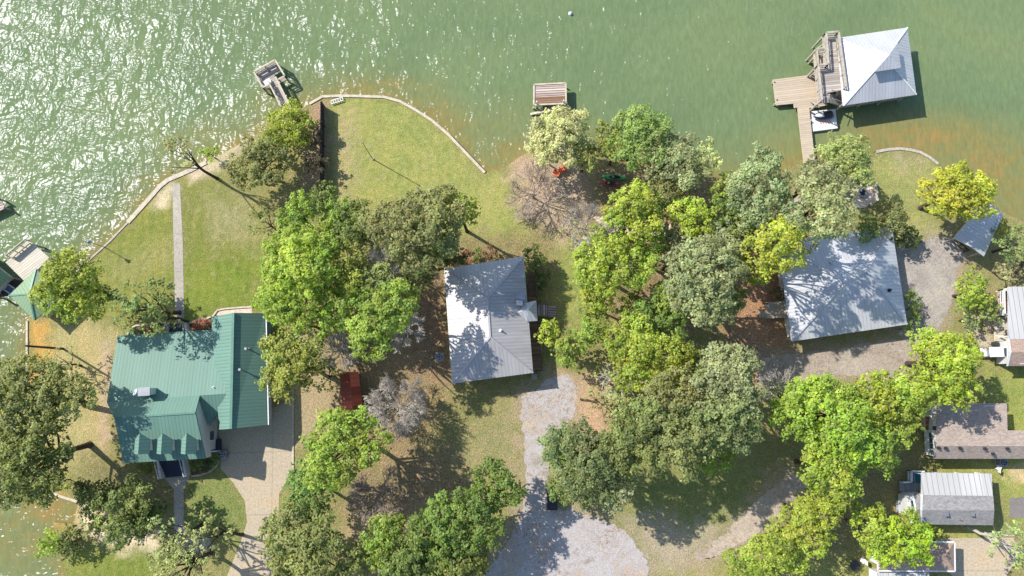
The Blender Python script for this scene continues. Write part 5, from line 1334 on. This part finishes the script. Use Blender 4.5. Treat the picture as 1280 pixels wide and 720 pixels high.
def make_crown(seed, R, Rz, dens=1.0, leaf=.30, lobe_k=1.0):
    """leaf clusters on lobes on a dome; returns leaf mesh data and the lobe centres (crown centre is the origin)"""
    rg = np.random.default_rng(seed)
    nl = max(5, int((R * R * .62 + 5) * lobe_k)); lob = []
    ph = rg.uniform(0, 6.28, 3)
    def edge(th): return 1 + .14 * np.sin(2 * th + ph[0]) + .11 * np.sin(3 * th + ph[1]) + .06 * np.sin(5 * th + ph[2])
    xy = []
    for i in range(nl):
        best, bd = None, -1
        for k in range(14):
            th = rg.uniform(0, 6.28); rr = math.sqrt(rg.uniform(0, 1)); d = rr * .84 * R * edge(th)
            q = np.array([d * math.cos(th), d * math.sin(th), rr])
            m_ = min([np.hypot(q[0] - w[0], q[1] - w[1]) for w in xy], default=9)
            if m_ > bd: best, bd = q, m_
        xy.append(best); rr = best[2]
        lr = max(.33 * R * .8, min(R * .42, R * 1.12 / math.sqrt(nl) * rg.uniform(.8, 1.3)))  * (1.08 - .28 * rr)
        z = Rz * (math.sqrt(max(0, 1 - (rr * .92) ** 2)) * rg.uniform(.42, .92) - .32 * rr)
        lob.append((np.array([best[0], best[1], z]), lr))
    C, Nn, S, T = [], [], [], []
    for c, lr in lob:
        npf = max(4, int(13.5 * lr * lr * dens)); lt = rg.normal(0, .11); lh = rg.normal(0, .12)
        d = unit(rg, npf); d[:, 2] = np.abs(d[:, 2]) * 1.15 - .30; d /= np.linalg.norm(d, axis=1)[:, None]
        pc = c + d * lr * np.where(rg.uniform(0, 1, (npf, 1)) < .14, rg.uniform(1.05, 1.38, (npf, 1)), rg.uniform(.6, 1.06, (npf, 1))) * np.array([1, 1, .8])
        pr = rg.uniform(.30, .60, npf) * min(1.0, .45 + R * .16)
        for k in range(npf):
            m_ = max(6, int(rg.uniform(.6, 1.3) * 19 * (pr[k] / .45) ** 2 * (.30 / leaf) ** 1.4 * min(1, .5 + dens * .5)))
            e = unit(rg, m_); e[:, 2] = np.where(e[:, 2] < -.15, -e[:, 2], e[:, 2])
            q = pc[k] + e * pr[k] * rg.uniform(.45, 1.1, (m_, 1)) * np.array([1, 1, .7])
            C.append(q); Nn.append(e * .5 + d[k] * .35 + np.array([0, 0, .6]) + rg.normal(0, .38, (m_, 3))); S.append(leaf * 1.08 * rg.uniform(.65, 1.35, m_))
            pt = rg.normal(0, .09)
            T.append(np.stack([np.clip(.5 + lt + pt + rg.normal(0, .12, m_), 0, 1), np.clip(.5 + lh + rg.normal(0, .18, m_), 0, 1), np.clip(.5 + rg.normal(0, .15, m_), 0, 1)], 1))
    m_ = int(R * R * 48 * max(0, dens - .45) / .55)
    if m_:
        th = rg.uniform(0, 6.28, m_); rr = np.sqrt(rg.uniform(0, 1, m_)); d = rr * .9 * R * edge(th)
        z = Rz * (np.sqrt(1 - (rr * .95) ** 2) * rg.uniform(-.05, .6, m_) - .30 * rr)
        C.append(np.stack([d * np.cos(th), d * np.sin(th), z], 1)); Nn.append(np.array([0, 0, .8]) + rg.normal(0, .5, (m_, 3))); S.append(leaf * 1.5 * rg.uniform(.7, 1.3, m_))
        T.append(np.clip(.5 + rg.normal(0, .15, (m_, 3)), 0, 1))
    return (np.concatenate(C), np.concatenate(Nn), np.concatenate(S), np.concatenate(T)), lob
def branch_rec(mb, rg, p, d, L, r, depth, spread, gravity=0.0, n=4):
    q = p + d * L * .5 + Vector(rg.normal(0, .06 * L, 3)); e = p + d * L
    r = max(r, .018); mb.tube([p, q, e], [r, r * .85, r * .66], max(3, n), cap=False)
    if depth == 0: return
    k = 3 if rg.uniform() < .55 else 2
    for i in range(k + (1 if depth > 3 else 0)):
        nd = (d + Vector(rg.normal(0, spread, 3)) + Vector((0, 0, gravity))).normalized()
        st = p.lerp(e, rg.uniform(.45, 1.0)) if i else e
        branch_rec(mb, rg, st, nd, L * rg.uniform(.62, .86), r * .64, depth - 1, spread, gravity, n - 1)
CNT = [0]
def tree(u, v, r, hc, kind, label, name='broadleaf_tree', cat='tree', group='leafy trees', dens=1.0, leaf=.26, base=None, bark='bark', zf=.62, lobe_k=1.0):
    CNT[0] += 1; seed = 100 + CNT[0]
    c = P(u, v, G + hc); R = r * (H - G - hc) / FPX * 1.0
    b = P(base[0], base[1]) if base else Vector((c.x + random.uniform(-.5, .5) * min(1, R * .2), c.y + random.uniform(-.5, .5) * min(1, R * .2), G))
    t = thing(name, label, cat, b, group)
    data, lob = make_crown(seed, R, R * zf, dens, leaf, lobe_k)
    off = c - b
    C = data[0] + np.array([off.x, off.y, hc])
    C[:, 2] = np.maximum(C[:, 2], .08)
    rg = np.random.default_rng(seed + 5000)
    me = leaves_mesh('crown', C, data[1], data[2], data[3], rg)
    o = bpy.data.objects.new('crown', me); COL.objects.link(o); o.parent = t
    q = PAL[kind] if isinstance(kind, str) else kind
    o.color = (*[x * random.uniform(.93, 1.07) for x in q], 1)
    mb = MB(); tr_ = max(.05, R * .055 + hc * .008)
    top = Vector((b.x + off.x * .85, b.y + off.y * .85, G + hc * .72)); mid_ = b.lerp(top, .45) + Vector(rg.normal(0, .06 * R, 3))
    mb.tube([b - Vector((0, 0, .2)), b + Vector((0, 0, .25)), mid_, top], [tr_ * 1.5, tr_ * 1.05, tr_ * .85, tr_ * .6], 8)
    tb = mb.build('trunk', M[bark], t)
    mb = MB()
    for lc, lr in lob:
        e = Vector((c.x + lc[0], c.y + lc[1], G + hc + lc[2])); s = b.lerp(top, rg.uniform(.55, 1.0)); m_ = s.lerp(e, .5) + Vector((0, 0, -.12 * R * rg.uniform(0, 1))) + Vector(rg.normal(0, .05 * R, 3))
        mb.tube([s, m_, e], [tr_ * .45, tr_ * .3, tr_ * .12], 5, cap=False)
        for k in range(1 if dens > .7 else 3):
            d = Vector(rg.normal(0, 1, 3)); d.z = abs(d.z) * .6; d.normalize(); mb.tube([m_.lerp(e, rg.uniform(.3, 1)), e + d * lr * .95], [tr_ * .10, tr_ * .03], 3, cap=False)
    mb.build('limbs', M[bark], t)
    return t
def bare(u, v, r, hc, label, bark='pale_bark', depth=5, spread=.36, base=None, group='leafless trees', thick=1.0, grav=0.02):
    CNT[0] += 1; rg = np.random.default_rng(900 + CNT[0])
    c = P(u, v, G + hc); R = r * (H - G - hc) / FPX
    b = P(base[0], base[1]) if base else Vector((c.x, c.y, G))
    t = thing('bare_tree', label, 'tree', b, group)
    mb = MB(); tr_ = (.035 * R + .05) * thick; top = Vector((c.x, c.y, G + hc * .45))
    mb.tube([b - Vector((0, 0, .2)), b.lerp(top, .5), top], [tr_ * 1.4, tr_, tr_ * .8], 7); mb.build('trunk', M[bark], t)
    mb = MB(); k = 9
    for i in range(k):
        an = 2 * math.pi * i / k + rg.uniform(-.4, .4); d = Vector((math.cos(an), math.sin(an), rg.uniform(.35, 1.0))).normalized()
        branch_rec(mb, rg, top if i % 2 else b.lerp(top, .75), d, R * rg.uniform(.36, .5), tr_ * .55, depth, spread, grav)
    branch_rec(mb, rg, top, Vector((.05, .05, 1)), R * .36, tr_ * .5, depth - 1, spread, grav)
    mb.build('branches', M[bark], t)
    return t

T = tree
# shore, upper left
T(360, 163, 35, 2.9, 'lime', 'bright yellow-green tree at the root of the grey fishing dock', zf=.5)
T(324, 207, 36, 4.4, 'olive', 'dark olive tree just below the bright tree of the fishing dock')
T(395, 205, 15, 2.2, (.13, .10, .06), 'purplish brown shrub against the upper half of the dark board fence', 'shrub', 'shrub', 'shrubs', dens=.8, leaf=.22)
T(392, 172, 12, 1.6, (.14, .10, .06), 'smaller brown shrub against the top of the dark board fence', 'shrub', 'shrub', 'shrubs', dens=.6, leaf=.22)
T(225, 192, 26, 8.5, 'pale', 'thin leaning pine over the water at the head of the concrete walk', 'pine_tree', 'pine', 'pines', dens=.35, leaf=.26, base=(271, 223), bark='dark_timber', zf=.45)
T(262, 191, 11, 2.0, 'lime', 'small bright shrub on the shore rocks beside the leaning pine', 'shrub', 'shrub', 'shrubs', leaf=.2)
T(332, 278, 22, 5, 'olive', 'sparse olive tree in the lawn corner left of the big lime tree', dens=.45)
T(374, 268, 27, 6.5, 'bright', 'light green tree between the dark board fence and the big lime tree')
T(405, 247, 22, 5.5, 'green', 'mid green tree at the lower end of the dark board fence')
T(440, 283, 30, 6.5, 'green', 'rich green tree left of the big round olive oak')
T(575, 262, 26, 10.5, 'bright', 'fresh green tree showing at the right rim of the big round olive oak')
T(525, 285, 58, 12.0, 'olive', 'big round olive oak above the middle house')
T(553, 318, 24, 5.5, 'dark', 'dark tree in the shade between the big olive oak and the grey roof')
T(378, 343, 59, 8.5, 'lime', 'largest lime-green tree at the centre of the clump right of the long lawn')
T(350, 375, 32, 7.5, 'lime', 'lime-green tree just above the top end of the green wing')
T(430, 330, 32, 7.0, 'gold', 'yellowish tree with thin leaves between lime tree and olive oak', dens=.6)
bare(465, 322, 22, 10.5, 'white leafless tree rising between the lime tree and the olive oak')
T(492, 383, 35, 12.0, 'bright', 'bright green tree standing left of the grey roof across a shady gap')
T(447, 385, 28, 8.0, 'bright', 'light green tree in the middle of the clump, below the yellowish tree')
T(463, 417, 33, 11.0, 'bright', 'rounded bright green tree above the rusty shed')
bare(502, 408, 22, 9.0, 'grey leafless tree peeping out right of the rounded bright green tree')
T(362, 452, 42, 7.0, 'gold', 'golden olive tree overhanging the edge of the green wing')
T(380, 405, 26, 7.0, 'pale', 'pale thin-leaved tree between the golden tree and the lime trees', dens=.5)
bare(411, 436, 27, 9.0, 'twisted grey leafless tree between golden tree and bright green tree', thick=1.1)
T(408, 470, 20, 3.5, 'bright', 'small green sapling left of the rusty shed', dens=.6, leaf=.24)
bare(495, 508, 35, 6.0, 'wide grey leafless tree right of the rusty shed', depth=6, thick=.5)
T(430, 558, 52, 9.0, 'bright', 'dense vivid green maple below the rusty shed')
T(387, 618, 32, 6.0, 'green', 'mid green tree at the lower left of the vivid maple')
bare(466, 625, 33, 7.5, 'round brown leafless tree below the vivid maple', 'brown_bark', thick=.8)
T(385, 697, 56, 7.0, 'olive', 'wide olive tree at the bottom edge beside the concrete drive')
T(484, 676, 33, 6.0, 'bright', 'light green tree at the left end of the hedge-like row by the gravel')
T(520, 705, 38, 6.5, 'green', 'green tree on the bottom edge in the row by the gravel')
T(546, 668, 44, 7.0, (.21, .30, .065), 'leafy green tree in the middle of the row by the gravel')
T(592, 650, 42, 7.0, (.22, .31, .06), 'full green tree in the row, nearest the gravel turnaround')
T(622, 607, 30, 6.0, (.215, .305, .065), 'topmost tree of the row by the gravel')
T(572, 700, 34, 6.0, 'green', 'shaded green tree on the bottom edge beside the blue-shadowed gravel')
T(455, 700, 20, 3.0, 'olive', 'dark low shrub beside the log at the bottom edge', 'shrub', 'shrub', 'shrubs')
T(562, 322, 9, 1.4, 'rust', 'rust-red shrub at the left of the two above the grey roof', 'shrub', 'shrub', 'shrubs', leaf=.2)
T(583, 320, 9, 1.4, 'rust', 'rust-red shrub at the upper left corner of the grey roof', 'shrub', 'shrub', 'shrubs', leaf=.2)
T(612, 316, 9, 1.4, (.28, .15, .08), 'bronze shrub above the middle of the grey roof', 'shrub', 'shrub', 'shrubs', leaf=.2)
T(598, 317, 7, 1.2, 'green', 'small green shrub between the rust-red shrub and the bronze shrub', 'shrub', 'shrub', 'shrubs', leaf=.18)
T(422, 272, 24, 6.0, 'bright', 'light green tree between the fence-end tree and the rich green tree')
T(468, 350, 26, 7.0, 'olive', 'olive tree in the shade left of the bright tree by the shady gap')
T(435, 355, 24, 7.5, 'lime', 'lime-coloured tree in the centre of the clump right of the biggest lime crown')
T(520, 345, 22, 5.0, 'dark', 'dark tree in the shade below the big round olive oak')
T(410, 395, 26, 7.0, 'lime', 'lime tree just left of the rounded bright green tree')
T(395, 300, 24, 6.5, 'lime', 'lime tree directly below the mid green tree of the fence end')
# left side
T(90, 360, 46, 8.0, (.36, .44, .07), 'light green tree leaning over the sun deck and green gazebo roof')
T(125, 368, 18, 3.5, 'green', 'darker green tree at the right foot of the light tree by the gazebo')
T(178, 384, 38, 8.0, 'olive', 'thin grey-olive pine above the green house', 'pine_tree', 'pine', 'pines', dens=.4, leaf=.26)
T(200, 395, 25, 6.5, 'olive', 'small sparse pine whose shadow crosses the long walk', 'pine_tree', 'pine', 'pines', dens=.4, leaf=.24)
T(42, 497, 62, 9.5, 'olive', 'big olive oak over the lake at the left edge', base=(112, 507))
T(35, 575, 58, 9.0, (.235, .275, .07), 'big olive oak at the left edge above the amber cove', base=(112, 556))
T(80, 455, 22, 3.0, 'pale', 'sparse pale bush at the foot of the utility pole', 'shrub', 'shrub', 'shrubs', dens=.25, leaf=.2)
T(150, 640, 42, 6.0, 'green', 'deep green tree on the sandy point left of the front walk')
T(180, 643, 24, 5.0, 'dark', 'darker green tree right beside the deep green tree of the sandy point')
T(120, 617, 22, 4.0, 'dark', 'dark green tree at the upper left of the sandy point')
T(62, 680, 17, 2.2, 'lime', 'round yellow-green bush at the water edge of the cove', 'shrub', 'shrub', 'shrubs', leaf=.24)
T(86, 679, 18, 2.0, 'dark', 'dark shrub beside the round yellow-green bush of the cove', 'shrub', 'shrub', 'shrubs', leaf=.24)
T(77, 602, 11, 1.5, 'gold', 'small golden bush between the cove and the big oak', 'shrub', 'shrub', 'shrubs', leaf=.2)
T(215, 675, 30, 7.5, 'pale', 'thin grey-green pine at the foot of the front walk', 'pine_tree', 'pine', 'pines', dens=.35, leaf=.26)
T(262, 668, 28, 8.0, 'pale', 'leaning grey-green pine beside the concrete drive', 'pine_tree', 'pine', 'pines', dens=.4, leaf=.26, base=(303, 668))
T(225, 712, 42, 7.5, 'pale', 'broad thin pine at the bottom edge left of the drive', 'pine_tree', 'pine', 'pines', dens=.4, leaf=.26)
for k, (u, v, kd, lb) in enumerate(((172, 415, 'green', 'green shrub at the left end of the brick-edged bed'), (186, 412, 'rust', 'reddish shrub left of the middle of the brick-edged bed'), (199, 411, 'green', 'low green shrub next to the left handrail of the back steps'), (246, 407, 'rust', 'reddish shrub right of the back steps'), (257, 404, 'rust', 'reddish shrub close against the green wing'),
                                    (247, 584, 'green', 'green shrub right of the front entrance steps'), (259, 581, 'dark', 'dark shrub in the middle of the front flower bed'), (268, 577, 'green', 'green shrub at the corner of front bed and drive'), (186, 585, 'green', 'green shrub left of the front entrance steps'), (175, 583, 'olive', 'olive shrub at the left end of the front wall'))):
    T(u, v, 6.5, .9, kd, lb, 'shrub', 'shrub', 'shrubs', leaf=.17)
# waterside, centre
T(703, 168, 40, 6.5, 'cream', 'cream-coloured flowering tree behind the small slatted dock')
T(678, 185, 22, 5.0, 'cream', 'smaller cream tree at the waterside left of the large cream one')
T(757, 168, 17, 6.0, 'gold', 'small yellow tree wedged between the cream tree and the waterside olives')
T(733, 194, 22, 5.5, (.33, .38, .10), 'light olive tree above the shore steps and chairs')
T(803, 173, 40, 8.0, (.30, .36, .10), 'light olive tree above the green kayak, over the water')
T(772, 184, 19, 6.5, (.27, .37, .07), 'yellowish olive tree directly over the green kayak')
T(848, 203, 38, 8.0, 'grey', 'grey-green waterside tree left of the pale crown over the lake')
T(882, 197, 19, 8.5, 'cream', 'small cream crown at the water edge right of the waterside olives')
T(830, 240, 26, 7.0, 'olive', 'olive tree behind the bright lime crown, below the waterside olives')
bare(668, 236, 38, 4.0, 'wide brown-grey leafless tree on the pink ground left of the chairs', 'brown_bark', depth=5, thick=.6)
bare(735, 278, 30, 5.5, 'whitish leafless tree left of the tall lime trees', 'pale_bark', thick=.8)
T(712, 290, 14, 2.0, 'pale', 'thin pale bush below the whitish leafless tree', 'shrub', 'shrub', 'shrubs', dens=.35, leaf=.2)
T(791, 268, 39, 10.0, 'lime', 'bright lime tree directly below the green kayak')
T(762, 330, 48, 9.0, 'lime', 'wide lime tree above the shaded dirt left of the grey oak')
T(805, 305, 30, 8.0, 'bright', 'bright green tree between the two large lime crowns')
T(845, 285, 30, 7.0, 'olive', 'olive tree between the lime crowns and the yellow-green crown')
T(868, 274, 27, 8.0, 'yellow', 'yellow-green crown with reddish tips beside the dark shaded gap')
T(908, 240, 24, 7.0, 'bright', 'bright green tree left of the grey oak at the boat walk')
T(953, 242, 50, 11.0, 'grey', 'grey-green oak left of the tan dock walk', zf=.55)
T(925, 290, 30, 7.0, 'green', 'shaded green tree below the grey-green oak')
T(880, 350, 56, 11.5, 'grey', 'largest grey-green oak in the middle of the wood')
T(845, 320, 28, 7.5, 'grey', 'small grey-green oak at the upper left of the largest one')
T(915, 375, 22, 7.0, 'green', 'green tree at the right rim of the largest grey-green oak')
T(966, 308, 40, 13.5, 'yellow', 'yellow-lime tree at the upper left corner of the large silver roof', dens=.8)
T(940, 330, 24, 6.5, 'lime', 'lime tree left of the yellow-lime tree')
T(1030, 262, 43, 15.5, 'grey', 'grey-green oak above the large silver roof', dens=.8)
T(1058, 202, 34, 7.5, (.40, .44, .15), 'pale green tree at the shore end of the tan dock walk')
T(1051, 243, 23, 10.0, 'grey', 'grey-green tree whose crown hides the left half of the stone patio')
T(1022, 225, 30, 12.0, 'grey', 'grey-green tree beside the shore end of the dock walk')
T(1008, 296, 23, 11.0, 'olive', 'olive tree overhanging the top edge of the large silver roof', dens=.6)
T(1112, 273, 24, 4.0, 'olive', 'olive tree just outside the upper right corner of the large silver roof')
T(1135, 296, 17, 2.0, 'dark', 'dark shrub between the small lawn and the paved yard', 'shrub', 'shrub', 'shrubs')
T(1085, 285, 18, 4.0, 'green', 'green tree touching the top edge of the large silver roof below the patio')
T(1197, 243, 43, 7.0, 'yellow', 'brilliant yellow tree over the silver shelter', leaf=.28)
T(1248, 285, 12, 2.5, 'gold', 'golden shrub at the lake end of the silver shelter', 'shrub', 'shrub', 'shrubs', dens=.7)
T(1272, 305, 24, 4.0, (.27, .32, .11), 'grey-green bush at the right edge beside the shelter', 'shrub', 'shrub', 'shrubs', dens=.7)
T(905, 300, 26, 8.0, 'grey', 'grey-green tree filling the gap between the two big grey oaks')
T(835, 375, 24, 7.5, 'bright', 'bright green tree at the lower left rim of the largest grey oak')
T(745, 372, 22, 6.0, 'lime', 'small lime tree at the lower left rim of the wide lime tree')
T(815, 255, 20, 7.0, 'bright', 'green tree squeezed between the right-hand lime crown and the waterside olives')
T(900, 265, 20, 7.5, 'green', 'green tree under the bright tree left of the boat-walk oak')
T(945, 285, 24, 8.0, 'grey', 'grey-green tree between the boat-walk oak and the yellow-lime tree')
# middle
T(684, 416, 17, 3.5, 'lime', 'small round yellow-green tree nearest the east porch of the middle house')
T(709, 438, 22, 4.0, 'bright', 'small bright green tree at the top of the gravel drive')
T(741, 410, 26, 4.5, 'bright', 'green tree right of the small yellow-green tree by the porch')
T(668, 322, 15, 2.5, 'green', 'green shrub at the upper right corner of the grey roof', 'shrub', 'shrub', 'shrubs')
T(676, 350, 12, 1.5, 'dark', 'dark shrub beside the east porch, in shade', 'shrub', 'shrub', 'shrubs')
T(806, 442, 52, 8.5, 'lime', 'brightest lime tree in the middle of the wood')
T(830, 392, 30, 7.5, 'green', 'mid green tree between the brightest lime and the largest grey oak')
T(790, 385, 20, 5.0, 'bright', 'small green tree above the brightest lime tree')
T(868, 455, 26, 7.0, 'green', 'green tree at the right rim of the brightest lime tree')
T(762, 478, 22, 5.0, 'pale', 'sparse pale tree left of the white leaning trunk', dens=.3, leaf=.24)
bare(783, 470, 28, 8.0, 'white-barked leafless tree leaning out of the lime tree', 'pale_bark', depth=4, thick=1.3, base=(765, 490))
T(868, 505, 30, 10.0, 'grey', 'grey-olive tree in the heart of the lower wood')
T(780, 512, 26, 7.0, 'pale', 'pale thin tree on the left side of the lower wood', dens=.6)
T(835, 500, 38, 11.0, 'olive', 'olive tree below the brightest lime tree')
T(800, 545, 45, 12.0, (.26, .31, .095), 'olive tree in the middle of the lower wood')
T(850, 548, 40, 12.0, (.30, .34, .11), 'yellow-olive tree in the lower wood above the shaded grass')
T(912, 470, 46, 11.0, 'grey', 'grey-olive oak left of the dirt drive')
T(905, 530, 42, 11.0, (.28, .33, .12), 'olive tree on the right side of the lower wood')
T(893, 568, 26, 7.0, 'bright', 'bright green tree on the lower rim of the wood')
T(735, 578, 50, 10.5, (.25, .29, .10), 'broad olive oak at the mouth of the gravel turnaround')
T(700, 562, 26, 6.5, (.27, .335, .08), 'yellowish olive tree beside the gravel drive')
T(762, 608, 28, 9.5, 'grey', 'grey-olive tree casting shade on the grass beside the turnaround')
T(704, 612, 20, 5.0, (.26, .33, .08), 'small olive tree leaning over the black golf cart')
T(745, 500, 16, 2.0, 'pale', 'thin pale bush at the upper end of the orange dirt', 'shrub', 'shrub', 'shrubs', dens=.3, leaf=.2)
# right
T(1182, 455, 46, 8.0, 'lime', 'large lime tree between the silver-roofed house and the brown mobile home')
T(1140, 488, 34, 7.0, 'lime', 'lime tree beside the pointed end of the dirt drive')
T(1120, 530, 28, 6.5, 'bright', 'green tree beside the orange plank deck')
T(1035, 525, 60, 9.0, 'lime', 'biggest lime tree of the right-hand clump, below the dirt drive')
bare(995, 485, 26, 8.0, 'grey leafless crown among leaves at the upper left of the biggest right-hand lime', depth=4)
T(985, 500, 24, 7.0, 'pale', 'pale green tree at the upper left of the biggest right-hand lime', dens=.5)
T(1080, 560, 36, 7.5, 'bright', 'bright green tree at the lower right of the biggest right-hand lime')
T(1035, 588, 40, 8.0, 'lime', 'lime tree below the biggest right-hand lime')
T(1090, 500, 34, 8.0, 'lime', 'lime tree at the right rim of the biggest right-hand lime')
T(1013, 648, 36, 6.5, 'lime', 'round lime tree at the bend of the dirt path')
T(970, 690, 33, 6.0, 'lime', 'lime tree on the bottom edge below the dirt path')
T(926, 708, 22, 4.5, 'lime', 'small lime tree at the bottom edge left of the larger lime')
T(1090, 662, 28, 6.0, 'lime', 'lime tree left of the garage, nearest the white bay')
T(1128, 678, 36, 6.0, (.36, .46, .04), 'yellow-lime tree covering half of the brown garage roof')
T(1262, 676, 30, 6.5, 'pale', 'pale thin tree over the end of the concrete drive at the right edge', dens=.4, bark='pale_bark')
T(1216, 364, 24, 3.5, (.37, .44, .06), 'yellow-green bush right of the paved yard', 'shrub', 'shrub', 'shrubs')
T(1236, 386, 17, 2.5, 'olive', 'olive bush left of the railed deck at the right edge', 'shrub', 'shrub', 'shrubs')
T(1212, 398, 14, 1.8, 'pale', 'pale bush below the yellow-green bush of the paved yard', 'shrub', 'shrub', 'shrubs', dens=.6)
T(1258, 338, 16, 2.5, 'grey', 'grey-green bush between the shelter and the white ribbed roof', 'shrub', 'shrub', 'shrubs', dens=.5)
for u, v, lb in ((1140, 372, 'topmost'), (1143, 385, 'second'), (1141, 398, 'third')):
    T(u, v, 9, 1.6, 'green', '%s of three green shrubs against the east wall of the large silver-roofed house' % lb, 'shrub', 'shrub', 'shrubs', leaf=.2)
T(1133, 411, 8, 1.4, 'pale', 'pale shrub at the lower right corner of the large silver roof', 'shrub', 'shrub', 'shrubs', leaf=.2)
T(973, 368, 10, 1.3, (.16, .15, .06), 'brownish shrub against the west wall of the large silver-roofed house', 'shrub', 'shrub', 'shrubs', leaf=.2)
T(1165, 667, 12, 1.6, 'gold', 'golden shrub at the upper edge of the brown garage roof', 'shrub', 'shrub', 'shrubs', leaf=.2)
